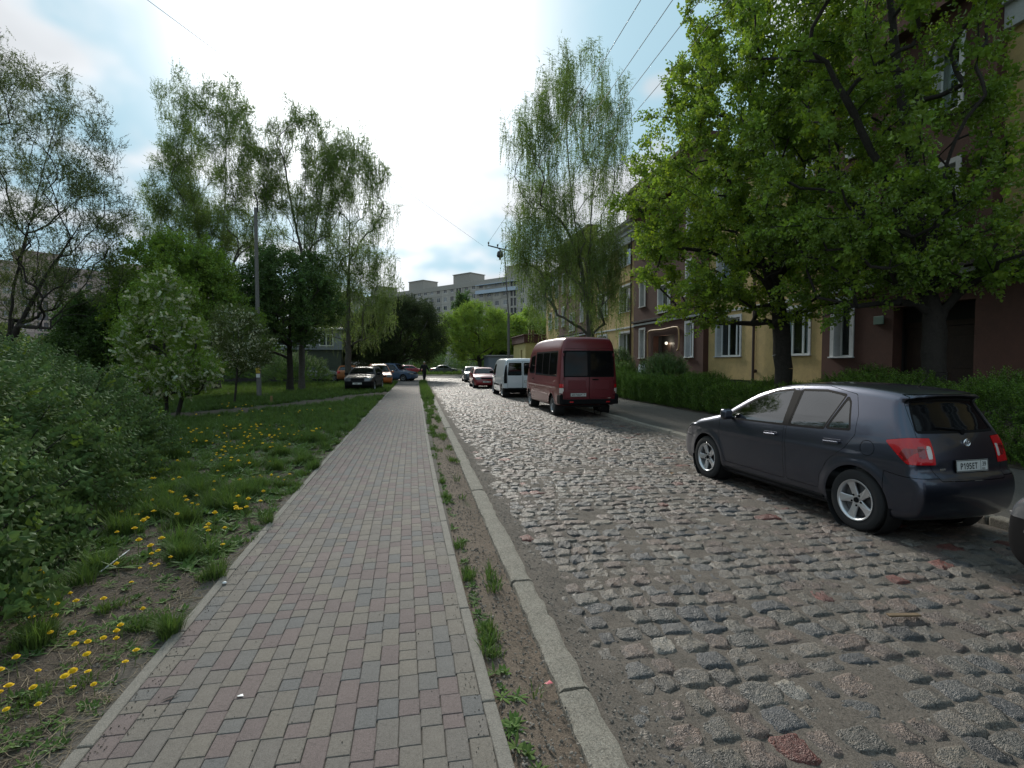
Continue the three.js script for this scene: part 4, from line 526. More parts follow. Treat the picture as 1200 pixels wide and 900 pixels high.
{ // grass tufts, low leaves, straw, dandelions
  const r = rng(701), mGrass = leafMat([0.1, 0.17, 0.035], 0.35), mWeed = leafMat([0.09, 0.16, 0.035], 0.35);
  const tuft = (seed, n, h, spread) => { const q = rng(seed), P = [], I = []; for (let i = 0; i < n; i++) { const a = q() * 6.28, d = spread * Math.sqrt(q()), x = Math.cos(a) * d, z = Math.sin(a) * d, H = h * (0.55 + 0.6 * q()), lean = 0.25 + 0.55 * q(), b = a + 1.6 * (q() - 0.5), w = 0.0032 + 0.002 * q(), dx = Math.cos(b), dz = Math.sin(b), k = P.length / 3, at = (t) => [x + dx * lean * H * t * t, H * t * (1 - 0.25 * t * lean), z + dz * lean * H * t * t]; for (const [t, s] of [[0, 1], [0.5, 0.85]]) { const p = at(t); P.push(p[0] - dz * w * s, p[1], p[2] + dx * w * s, p[0] + dz * w * s, p[1], p[2] - dx * w * s); } P.push(...at(1)); I.push(k, k + 1, k + 2, k + 1, k + 3, k + 2, k + 2, k + 3, k + 4); } return mesh(P, I); };
  const tufts = [tuft(1, 16, 0.13, 0.045), tuft(2, 22, 0.2, 0.06), tuft(3, 12, 0.08, 0.05), tuft(4, 30, 0.27, 0.075)], per = tufts.map(() => [[], []]), hG = hue(r, 0.3);
  const put = (k, x, y, z, s) => { per[k][0].push(M4([x, y - 0.004, z], [0, r() * 6.28, 0], [s, s * (0.8 + 0.4 * r()), s])); per[k][1].push(hG()); };
  let tries = 0;
  for (let i = 0; i < 52000 && tries < 600000; tries++) { // thick near the eye, thinner and larger far off
    const S = 1.4 + 44 * Math.pow(r(), 2.2), z = -S, half = 1 + S * 1.0, x = pathL(S) - 0.07 - Math.pow(r(), 1.3) * half; if (x < -34) continue; const g = lawnGreen(x, z) - 0.1 + 0.5 * n2(x * 2.1, z * 2.1); if (g < 0.34 + 0.85 * r() || trackD(x, z) < 0.45) continue; if (S < 14 && bushH(x, z) > 0.7) continue; i++;
    const lush = n2(x * 0.9 + 30, z * 0.9) + 0.3 * g, k = S > 12 ? (r() < 0.5 ? 1 : 0) : lush > 0.55 ? (r() < 0.4 ? 3 : 1) : lush > 0.1 ? 0 : 2; put(k, x, lawnY(x, z), z, (0.4 + 0.38 * r()) * (1 + S * 0.022));
  }
  for (let i = 0; i < 26; i++) { const S = 2 + 8 * r(), x = pathL(S) - 0.35 - 1.5 * r(), z = -S; if (bushH(x, z) > 0.4) continue; for (let j = 0; j < 16; j++) { const a = x + 0.12 * (r() + r() - 1), b = z + 0.12 * (r() + r() - 1); if (a < pathL(S) - 0.1) put(r() < 0.6 ? 3 : 1, a, lawnY(a, b), b, 0.55 + 0.4 * r()); } }
  for (let i = 0; i < 5200; i++) { const S = 1.4 + 44 * Math.pow(r(), 1.5), z = -S, e = pathR(S) + 0.09, n = fbm2(S * 0.55, 3.3, 3); let x, ok; if (r() < 0.35) { x = e + 0.08 * Math.pow(r(), 1.5); ok = n2(S * 1.3, 8) > 0.6; } else { x = lerp(e, 0.69, r()); ok = n2(x * 3, S * 0.6) + sstep(6, 22, S) * 0.75 > 0.62; } if (ok) put(r() < 0.85 ? 2 : 0, x, 0.08, z, (0.45 + 0.4 * r()) * (1 + S * 0.02)); }
  for (let i = 0; i < 1500; i++) { const S = 24 + 22 * r(), x = lerp(pathR(S) + 0.08, 0.72, r()); put(r() < 0.5 ? 1 : 0, x, 0.08, -S, 1 + 0.5 * r()); }
  for (let i = 0; i < 5000; i++) { const x = 9.3 + 4.4 * r(), z = -5 - 38 * r(); put(r() < 0.5 ? 0 : 1, x, 0.12, z, 1.3); }
  for (let i = 0; i < 7000; i++) { const x = -30 + 60 * r(), z = -72.6 - 20 * r(); put(1, x, 0.1, z, 2.6); }
  const grassG = new THREE.Group(); grassG.name = 'grass'; grassG.userData = { label: 'green grass growing in tufts beside the paths', category: 'grass', kind: 'stuff' }; scene.add(grassG);
  per.forEach(([l, c], k) => instanced('tuft', tufts[k], mGrass, l, grassG, true, c));
  // rosettes of broad leaves
  const ros = (seed, n, l, w) => { const q = rng(seed), P = [], I = []; for (let i = 0; i < n; i++) { const m = new THREE.Matrix4().compose(new THREE.Vector3(0, 0.01, 0), new THREE.Quaternion().setFromEuler(new THREE.Euler(0.75 + 0.6 * q(), i / n * 6.28 + 0.5 * q(), 0, 'YXZ')), V([1, 1, 1]).multiplyScalar(0.7 + 0.5 * q())), b = P.length / 3; for (const v of blade(l, w, 0.2, true)) { const t = V(v).applyMatrix4(m), d = Math.hypot(t.x, t.z); P.push(t.x, t.y - 2.2 * d * d, t.z); } I.push(...bladeTris(true).map((k) => k + b)); } return mesh(P, I); };
  const rs = [ros(1, 8, 0.15, 0.04), ros(2, 7, 0.11, 0.06), ros(3, 10, 0.19, 0.035)], pr = rs.map(() => [[], []]);
  const putW = (k, x, y, z, s) => { pr[k][0].push(M4([x, y, z], [0.1 * (r() - 0.5), r() * 6.28, 0.1 * (r() - 0.5)], s)); pr[k][1].push(hG()); };
  for (let i = 0; i < 10500; i++) { const S = 1.5 + 26 * Math.pow(r(), 2.2), z = -S, x = pathL(S) - 0.12 - r() * (1 + S * 0.55); if (lawnGreen(x, z) + 0.4 * n2(x * 1.7, z * 1.7 + 9) < 0.1 + 0.35 * r() || trackD(x, z) < 0.6 || (bushH(x, z) > 0.6 && S < 13.5)) continue; putW(Math.floor(r() * 3), x, lawnY(x, z), z, (0.4 + 0.65 * r()) * (S < 4.5 ? 0.5 : 1)); }
  for (let i = 0; i < 1500; i++) { const S = 1.5 + 6 * Math.pow(r(), 1.3), x = pathL(S) - 0.09 - (0.5 + S * 0.3) * r(); if (n2(x * 2.2 + 5, S * 2.2) < -0.15) continue; putW(Math.floor(r() * 3), x, lawnY(x, -S), -S, 0.14 + 0.24 * r()); }
  for (let i = 0; i < 150; i++) { const S = 1.6 + 16 * Math.pow(r(), 1.4), x = pathR(S) + 0.1 + 0.12 * r() * r(); putW(1 + Math.floor(r() * 2), x, 0.075, -S, 0.2 + 0.3 * r()); }
  const weeds = new THREE.Group(); weeds.name = 'weeds'; weeds.userData = { label: 'low broad-leaved weeds among the grass', category: 'weeds', kind: 'stuff' }; scene.add(weeds); pr.forEach(([l, c], k) => instanced('rosette', rs[k], mWeed, l, weeds, true, c));
  // dry stalks and crumbs of earth
  const straw = mergeGeometries([plain(rod([-0.05, 0, 0], [0.02, 0.006, 0.004], 0.0014, 0.001, 4)), plain(rod([0.02, 0.006, 0.004], [0.06, 0.003, -0.008], 0.001, 0.0006, 4))]), sl = [], sc = [], cr = [], cc = [];
  for (let i = 0; i < 12000; i++) { const S = 1.5 + 15 * Math.pow(r(), 1.6), z = -S, x = pathL(S) - 0.075 - Math.pow(r(), 1.3) * (0.8 + S * 0.4); if (lawnGreen(x, z) > 0.7) continue; sl.push(M4([x, lawnY(x, z) + 0.006, z], [0.3 * (r() - 0.5), r() * 6.28, 0.3 * (r() - 0.5)], 0.4 + 1.2 * r())); const v = 0.6 + 0.6 * r(); sc.push(rgb(0.3 * v, 0.24 * v, 0.16 * v)); }
  const crumb = new THREE.IcosahedronGeometry(0.009, 0);
  for (let i = 0; i < 9000; i++) { let x, y, z, S; const u = r(); if (u < 0.4) { S = 1.5 + 9 * Math.pow(r(), 1.5); z = -S; x = pathL(S) - 0.072 - r() * r() * (0.7 + S * 0.3); if (lawnGreen(x, z) > 0.6) continue; y = lawnY(x, z); } else if (u < 0.65) { S = 1.5 + 12 * Math.pow(r(), 1.5); z = -S; x = lerp(pathR(S) + 0.08, 0.7, r()); y = 0.08; } else { S = 2 + 10 * Math.pow(r(), 1.5); z = -S; x = 0.9 + (r() < 0.5 ? 0.6 * r() * r() : 5 * r()); y = bedY(x, z) + roadY(x, z); } cr.push(M4([x, y, z], [r() * 6, r() * 6, 0], [0.3 + 0.9 * r(), 0.3 + 0.5 * r(), 0.3 + 0.9 * r()])); const v = 0.5 + 0.9 * r(); cc.push(rgb(0.2 * v, 0.175 * v, 0.15 * v)); }
  for (let i = 0; i < 1300; i++) { const S = 1.7 + 10 * Math.pow(r(), 1.4), side = r() < 0.6, x = side ? pathL(S) + 0.22 * r() * r() : r() < 0.6 ? pathR(S) - 0.14 * r() * r() : lerp(pathL(S), pathR(S), r()); cr.push(M4([x, 0.103, -S], [r() * 6, r() * 6, 0], [0.12 + 0.4 * r(), 0.15 + 0.2 * r(), 0.12 + 0.4 * r()])); const v = 0.4 + 0.7 * r(); cc.push(rgb(0.15 * v, 0.125 * v, 0.1 * v)); }
  const litter = new THREE.Group(); litter.name = 'litter'; litter.userData = { label: 'dry stalks, crumbs of earth and small stones', category: 'litter', kind: 'stuff' }; scene.add(litter); instanced('straw', straw, std([1, 1, 1], 0.9), sl, litter, true, sc); instanced('small_stone', crumb, std([1, 1, 1], 0.95), cr, litter, true, cc);
  // dandelions
  const headG = (() => { const P = [], I = []; const q = rng(3); for (let k = 0; k < 3; k++) for (let i = 0; i < 15; i++) { const a = i / 15 * 6.28 + k * 0.2, e = 0.3 + k * 0.5, l = 0.019 - k * 0.0035, w = 0.0026, ca = Math.cos(a), sa = Math.sin(a), o = P.length / 3; P.push(-sa * w, 0, ca * w, sa * w, 0, -ca * w, ca * l * Math.cos(e) + sa * w * 1.3, l * Math.sin(e) + k * 0.001, sa * l * Math.cos(e) - ca * w * 1.3, ca * l * Math.cos(e) - sa * w * 1.3, l * Math.sin(e) + k * 0.001, sa * l * Math.cos(e) + ca * w * 1.3); I.push(o, o + 1, o + 2, o, o + 2, o + 3); } return plain(mesh(P, I)); })();
  const head = merge([headG, new THREE.SphereGeometry(0.0125, 10, 7).scale(1, 0.85, 1).translate(0, 0.006, 0)]), mYel = leafMat([0.85, 0.56, 0.015], 0.2), mStalk = std([0.14, 0.18, 0.06], 0.8);
  const proto = thing('dandelion', 'yellow dandelion in flower on the left lawn', 'dandelion', [0, 0, 0], 0, 'dandelions in flower on the left lawn'); part('stem', merge([tube([[0, 0, 0], [0.006, 0.05, 0.003], [0.004, 0.11, 0.008]], 0.0022, 5, 5)]), mStalk, proto); const hd = part('flower', head, mYel, proto); hd.position.set(0.004, 0.11, 0.008);
  const spots = []; const px = [[610, 238, 0], [205, 355, 0]]; // clumps [x, z, spread, n]
  for (const [x, z, s, n] of [[-2.05, -4.5, 0.35, 11], [-1.75, -3.35, 0.25, 9], [-1.62, -2.95, 0.15, 4], [-1.75, -3.0, 0.25, 4], [-2.2, -3.2, 0.4, 6], [-2, -2.7, 0.35, 4], [-2.5, -3.7, 0.4, 8], [-2.0, -6.2, 0.5, 10], [-2.2, -7.6, 0.5, 10], [-2.75, -4.3, 0.35, 8], [-2.1, -3.75, 0.3, 7], [-2.0, -2.6, 0.35, 5], [-1.95, -5.3, 0.4, 7], [-2.6, -5.6, 0.4, 7], [-3.0, -6.5, 0.4, 7], [-3.3, -7.4, 0.35, 6], [-2.4, -6.6, 0.4, 6], [-4.0, -9.0, 0.5, 9], [-3.2, -9.6, 0.7, 12], [-4.3, -11.2, 0.8, 24], [-3.3, -11.6, 0.7, 16], [-4.9, -12.6, 0.7, 16], [-2.6, -8.4, 0.5, 8], [-3.9, -13.4, 0.9, 20], [-2.6, -12.2, 0.7, 16], [-2.9, -10.2, 0.8, 14], [-6.2, -20, 1.2, 8], [-5.4, -17, 1.4, 10], [-3.2, -17.5, 1, 10]]) for (let i = 0; i < n; i++) { const X = x + s * (r() + r() - 1), Z = z + s * 1.3 * (r() + r() - 1); if (X < pathL(-Z) - 0.1) spots.push([X, Z]); }
  spots.slice(0, 298).forEach(([x, z], i) => { const o = i ? copyOf(proto, proto.userData.label, [0, 0, 0], 0) : proto, s = (0.85 + 0.55 * r()) * (z > -4.6 ? 0.76 : 1), far = 1 + Math.max(0, -z - 8) * 0.02; o.position.set(x, lawnY(x, z), z); o.rotation.set(0.35 * (r() - 0.3), r() * 6.28, 0.3 * (r() - 0.5)); o.scale.set(s * 1.05 * far, s * (0.6 + 0.75 * r()), s * 1.05 * far); });
}
// ---------------------------------------------------------------- vehicles
// a body is the surface of one rounded volume (side view x plan x section); doors, panes and lamps are cut out of that surface
const smax = (a, b, k) => { const h = Math.max(k - Math.abs(a - b), 0) / k; return Math.max(a, b) + h * h * k * 0.25; }, smin = (a, b, k) => -smax(-a, -b, k);
function poly(pts) { // signed distance to a closed polygon, negative inside
  const n = pts.length; return (x, y) => { let d = 1e9, s = 1; for (let i = 0, j = n - 1; i < n; j = i++) { const ex = pts[j][0] - pts[i][0], ey = pts[j][1] - pts[i][1], wx = x - pts[i][0], wy = y - pts[i][1], t = clamp((wx * ex + wy * ey) / (ex * ex + ey * ey + 1e-12), 0, 1), bx = wx - ex * t, by = wy - ey * t; d = Math.min(d, bx * bx + by * by); const c1 = y >= pts[i][1], c2 = y < pts[j][1], c3 = ex * wy > ey * wx; if ((c1 && c2 && c3) || (!c1 && !c2 && !c3)) s = -s; } return s * Math.sqrt(d); };
}
const rpoly = (pts, r) => { const f = poly(pts); return (x, y) => f(x, y) - r; };
const smoothLoop = (pts, n = 140) => new THREE.CatmullRomCurve3(pts.map((p) => new THREE.Vector3(p[0], p[1], 0)), true, 'centripetal').getPoints(n).map((v) => [v.x, v.y]).slice(0, -1);
const table = (t) => (x) => { if (x <= t[0][0]) return t[0][1]; for (let i = 1; i < t.length; i++) if (x <= t[i][0]) { const u = (x - t[i - 1][0]) / (t[i][0] - t[i - 1][0]), m = (k) => { const a = Math.max(0, k - 1), b = Math.min(t.length - 1, k + 1); return (t[b][1] - t[a][1]) / (t[b][0] - t[a][0]); }, h = t[i][0] - t[i - 1][0], u2 = u * u, u3 = u2 * u; return (2 * u3 - 3 * u2 + 1) * t[i - 1][1] + (u3 - 2 * u2 + u) * h * m(i - 1) + (-2 * u3 + 3 * u2) * t[i][1] + (u3 - u2) * h * m(i); } return t[t.length - 1][1]; };
function surfaceNet(f, lo, hi, cell) { // returns {p, n, i}
  const nx = Math.ceil((hi[0] - lo[0]) / cell), ny = Math.ceil((hi[1] - lo[1]) / cell), nz = Math.ceil((hi[2] - lo[2]) / cell), X = nx + 1, Y = ny + 1, F = new Float32Array(X * Y * (nz + 1)), id = (i, j, k) => (k * Y + j) * X + i;
  for (let k = 0; k <= nz; k++) for (let j = 0; j <= ny; j++) for (let i = 0; i <= nx; i++) F[id(i, j, k)] = f(lo[0] + i * cell, lo[1] + j * cell, lo[2] + k * cell);
  const idx = new Int32Array(F.length).fill(-1), p = [], tri = [];
  for (let k = 0; k < nz; k++) for (let j = 0; j < ny; j++) for (let i = 0; i < nx; i++) {
    const c = []; let m = 0; for (let q = 0; q < 8; q++) { const v = F[id(i + (q & 1), j + ((q >> 1) & 1), k + (q >> 2))]; c.push(v); if (v < 0) m |= 1 << q; } if (m === 0 || m === 255) continue;
    let sx = 0, sy = 0, sz = 0, n = 0; for (const [a, b] of [[0, 1], [2, 3], [4, 5], [6, 7], [0, 2], [1, 3], [4, 6], [5, 7], [0, 4], [1, 5], [2, 6], [3, 7]]) if ((c[a] < 0) !== (c[b] < 0)) { const t = c[a] / (c[a] - c[b]); sx += lerp(a & 1, b & 1, t); sy += lerp((a >> 1) & 1, (b >> 1) & 1, t); sz += lerp(a >> 2, b >> 2, t); n++; }
    idx[id(i, j, k)] = p.length / 3; p.push(lo[0] + (i + sx / n) * cell, lo[1] + (j + sy / n) * cell, lo[2] + (k + sz / n) * cell);
  }
  for (let k = 1; k < nz; k++) for (let j = 1; j < ny; j++) for (let i = 1; i < nx; i++) {
    const a = F[id(i, j, k)] < 0, quad = (b, A, B, C, D) => { if (a === b) return; if (A < 0 || B < 0 || C < 0 || D < 0) return; a ? tri.push(A, B, C, A, C, D) : tri.push(A, C, B, A, D, C); };
    quad(F[id(i + 1, j, k)] < 0, idx[id(i, j - 1, k - 1)], idx[id(i, j, k - 1)], idx[id(i, j, k)], idx[id(i, j - 1, k)]);
    quad(F[id(i, j + 1, k)] < 0, idx[id(i - 1, j, k - 1)], idx[id(i - 1, j, k)], idx[id(i, j, k)], idx[id(i, j, k - 1)]);
    quad(F[id(i, j, k + 1)] < 0, idx[id(i - 1, j - 1, k)], idx[id(i, j - 1, k)], idx[id(i, j, k)], idx[id(i - 1, j, k)]);
  }
  const n = new Array(p.length), e = cell * 0.15; // pull the vertices onto the surface and take its gradient as normal
  for (let v = 0; v < p.length; v += 3) for (let it = 0; it < 3; it++) { const x = p[v], y = p[v + 1], z = p[v + 2], g = [f(x + e, y, z) - f(x - e, y, z), f(x, y + e, z) - f(x, y - e, z), f(x, y, z + e) - f(x, y, z - e)].map((q) => q / (2 * e)), l = Math.hypot(...g) || 1; if (it < 2) { const d = clamp(f(x, y, z), -cell, cell) / l * 0.9; for (let q = 0; q < 3; q++) p[v + q] -= d * g[q] / l; } else for (let q = 0; q < 3; q++) n[v + q] = g[q] / l; }
  return { p, n, i: tri };
}
function cut(M, fn) { // [where fn < 0, the rest]
  const nv = M.p.length / 3, val = new Float32Array(nv); for (let v = 0; v < nv; v++) val[v] = fn(M.p[3 * v], M.p[3 * v + 1], M.p[3 * v + 2]);
  const out = [0, 1].map(() => ({ p: [], n: [], i: [], map: new Map() })), vert = (o, key, make) => { let k = o.map.get(key); if (k === undefined) { k = o.p.length / 3; const [P, N] = make(); o.p.push(...P); o.n.push(...N); o.map.set(key, k); } return k; };
  const orig = (o, v) => vert(o, v, () => [[M.p[3 * v], M.p[3 * v + 1], M.p[3 * v + 2]], [M.n[3 * v], M.n[3 * v + 1], M.n[3 * v + 2]]]);
  const edge = (o, a, b) => { if (a > b) [a, b] = [b, a]; return vert(o, 'e' + a + '_' + b, () => { const t = val[a] / (val[a] - val[b]), m = (A) => [0, 1, 2].map((q) => lerp(A[3 * a + q], A[3 * b + q], t)); return [m(M.p), m(M.n)]; }); };
  for (let t = 0; t < M.i.length; t += 3) {
    const T = [M.i[t], M.i[t + 1], M.i[t + 2]], s = T.map((v) => val[v] < 0);
    for (const side of [0, 1]) { const o = out[side], inside = s.map((q) => q === (side === 0)), ring = []; for (let k = 0; k < 3; k++) { const a = T[k], b = T[(k + 1) % 3]; if (inside[k]) ring.push(orig(o, a)); if (inside[k] !== inside[(k + 1) % 3]) ring.push(edge(o, a, b)); } for (let k = 1; k + 1 < ring.length; k++) o.i.push(ring[0], ring[k], ring[k + 1]); }
  }
  return out;
}
const shift = (M, d) => ({ p: M.p.map((v, k) => v + M.n[k] * d), n: M.n, i: M.i });
const geoOf = (M) => { const g = mesh(M.p, M.i, M.n), uv = new Float32Array(M.p.length / 3 * 2); for (let i = 0; i < uv.length / 2; i++) { uv[2 * i] = M.p[3 * i]; uv[2 * i + 1] = M.p[3 * i + 1] + M.p[3 * i + 2]; } g.setAttribute('uv', new THREE.BufferAttribute(uv, 2)); return g; };
const paint = (c, o = {}) => new THREE.MeshPhysicalMaterial({ color: rgb(...c), roughness: 0.42, metalness: 0.25, clearcoat: 0.8, clearcoatRoughness: 0.06, ...o });
const mGlass = new THREE.MeshPhysicalMaterial({ color: rgb(0.08, 0.13, 0.16), roughness: 0.015, transmission: 1, thickness: 0, ior: 2.33, side: THREE.DoubleSide }), mGlassDark = new THREE.MeshPhysicalMaterial({ color: rgb(0.02, 0.022, 0.024), roughness: 0.03, transmission: 1, thickness: 0, ior: 1.6, side: THREE.DoubleSide });
const mGlassFar = new THREE.MeshPhysicalMaterial({ color: rgb(0.25, 0.27, 0.28), roughness: 0.05, transmission: 1, thickness: 0, ior: 1.5, side: THREE.DoubleSide }), mGlassBlack = new THREE.MeshPhysicalMaterial({ color: rgb(0.006, 0.006, 0.007), roughness: 0.06, specularIntensity: 0.45 }), mRubber = std([0.012, 0.012, 0.013], 0.75), mTyre = std([0.018, 0.018, 0.019], 0.9, { bumpMap: T.bumpC, bumpScale: 0.002 }), mTrimBlk = new THREE.MeshPhysicalMaterial({ color: rgb(0.01, 0.01, 0.011), roughness: 0.6, specularIntensity: 0.12 }), mAlloy = new THREE.MeshPhysicalMaterial({ color: rgb(0.62, 0.63, 0.65), metalness: 0.75, roughness: 0.32, clearcoat: 0.6 }), mChrome = std([0.8, 0.8, 0.82], 0.12, { metalness: 1 }), mSteel = std([0.12, 0.12, 0.125], 0.5, { metalness: 0.8 });
const mSeat = std([0.035, 0.035, 0.038], 0.9), mLampRed = new THREE.MeshPhysicalMaterial({ color: rgb(0.5, 0.004, 0.01), roughness: 0.25, clearcoat: 0.6, clearcoatRoughness: 0.03 }), mLampBright = new THREE.MeshPhysicalMaterial({ color: rgb(0.9, 0.02, 0.03), roughness: 0.2 }), mLampDark = new THREE.MeshPhysicalMaterial({ color: rgb(0.22, 0.004, 0.008), roughness: 0.15, clearcoat: 1 }), mLampClear = new THREE.MeshPhysicalMaterial({ color: rgb(0.6, 0.55, 0.52), roughness: 0.12, clearcoat: 1 }), mHeadlamp = new THREE.MeshPhysicalMaterial({ color: rgb(0.12, 0.125, 0.135), roughness: 0.2, metalness: 0.3, clearcoat: 0.35 });
function plateMat(text, region) {
  const c = document.createElement('canvas'); c.width = 512; c.height = 112; const x = c.getContext('2d'); x.fillStyle = '#d8dad8'; x.fillRect(0, 0, 512, 112); x.strokeStyle = '#111'; x.lineWidth = 6; x.strokeRect(6, 6, 500, 100); x.beginPath(); x.moveTo(392, 6); x.lineTo(392, 106); x.stroke();
  x.fillStyle = '#0c0c0c'; x.textAlign = 'center'; x.textBaseline = 'middle'; x.font = 'bold 84px sans-serif'; x.fillText(text, 200, 60, 350); x.font = 'bold 58px sans-serif'; x.fillText(region, 448, 44, 90); x.font = 'bold 26px sans-serif'; x.fillText('RUS', 440, 90, 60);
  const t = new THREE.CanvasTexture(c); t.colorSpace = THREE.SRGBColorSpace; return std([0.85, 0.85, 0.85], 0.45, { map: t });
}
function wheelParts(parent, x, z, r, w, side, o = {}) {
  const t = new THREE.LatheGeometry([[r * 0.66, -w / 2 + 0.012], [r * 0.72, -w / 2], [r * 0.9, -w / 2 - 0.004], [r * 0.97, -w / 2 + 0.02], [r, -w / 2 + 0.045], [r, w / 2 - 0.045], [r * 0.97, w / 2 - 0.02], [r * 0.9, w / 2 + 0.004], [r * 0.72, w / 2], [r * 0.66, w / 2 - 0.012]].map((p) => new THREE.Vector2(...p)), o.seg || 40);
  const W = part('wheel', boxUV(plain(t.rotateX(Math.PI / 2))), mTyre, parent); W.position.set(x, r, z); W.rotation.y = side < 0 ? Math.PI : 0; W.rotation.z = o.spin || 0; // outside looks to +z of the wheel
  const R = r * 0.675, rim = [new THREE.LatheGeometry([[R * 0.9, -w / 2 + 0.02], [R * 0.9, w / 2 - 0.03], [R * 1.0, w / 2 - 0.004], [R * 0.99, w / 2 + 0.004], [R * 0.9, w / 2 - 0.006], [R * 0.86, w / 2 - 0.05], [R * 0.86, -w / 2 + 0.02]].map((p) => new THREE.Vector2(...p)), o.seg || 40).rotateX(Math.PI / 2)];
  if (o.cap) { const s = new THREE.Shape(); s.absarc(0, 0, R * 0.93, 0, 6.2832); for (let i = 0; i < 8; i++) { const a = i * 0.785, h = new THREE.Path(); h.absellipse(Math.cos(a) * R * 0.66, Math.sin(a) * R * 0.66, R * 0.14, R * 0.1, 0, 6.2832, false, a); s.holes.push(h); } rim.push(new THREE.ExtrudeGeometry(s, { depth: 0.01, bevelSize: 0.004, bevelThickness: 0.006, bevelSegments: 2, curveSegments: 18 }).translate(0, 0, w / 2 - 0.02), new THREE.SphereGeometry(R * 0.3, 14, 8).scale(1, 1, 0.3).translate(0, 0, w / 2 - 0.008)); }
  else for (let i = 0; i < 5; i++) { // five tapering spokes, each dished toward the hub
    const s = new THREE.Shape(), a = R * 0.14, b = R * 0.21; s.moveTo(-a, R * 0.12); s.bezierCurveTo(-a * 0.85, R * 0.5, -a * 1.05, R * 0.7, -b, R * 0.95); s.lineTo(b, R * 0.95); s.bezierCurveTo(a * 1.05, R * 0.7, a * 0.85, R * 0.5, a, R * 0.12); s.closePath(); const g = new THREE.ExtrudeGeometry(s, { depth: 0.012, bevelSize: 0.007, bevelThickness: 0.009, bevelSegments: 3, curveSegments: 8 }), p = g.attributes.position; for (let k = 0; k < p.count; k++) p.setZ(k, p.getZ(k) + w / 2 - 0.03 - 0.028 * (1 - (p.getY(k) / R) ** 2)); g.computeVertexNormals(); rim.push(g.rotateZ(i * 1.2566)); }
  if (!o.cap) rim.push(new THREE.CylinderGeometry(R * 0.24, R * 0.27, 0.03, 24).rotateX(Math.PI / 2).translate(0, 0, w / 2 - 0.052));
  part('rim', merge(rim), o.cap ? mSteelCap : mAlloy, W);
  part('brake_disc', merge([new THREE.CylinderGeometry(R * 0.8, R * 0.8, 0.02, 32).rotateX(Math.PI / 2).translate(0, 0, 0.0), new THREE.CylinderGeometry(R * 0.86, R * 0.86, 0.01, 24).rotateX(Math.PI / 2).translate(0, 0, -w / 2 + 0.03)]), mSteel, W);
  if (!o.cap) part('wheel_bolt', merge([0, 1, 2, 3, 4].map((i) => { const a = i * 1.2566 + 0.63; return new THREE.CylinderGeometry(0.011, 0.011, 0.02, 8).rotateX(Math.PI / 2).translate(Math.cos(a) * R * 0.27, Math.sin(a) * R * 0.27, w / 2 - 0.038); }).concat(new THREE.CylinderGeometry(R * 0.13, R * 0.13, 0.02, 18).rotateX(Math.PI / 2).translate(0, 0, w / 2 - 0.034))), mTrimBlk, W);
  return W;
}
const mSteelCap = std([0.3, 0.31, 0.32], 0.4, { metalness: 0.6 });
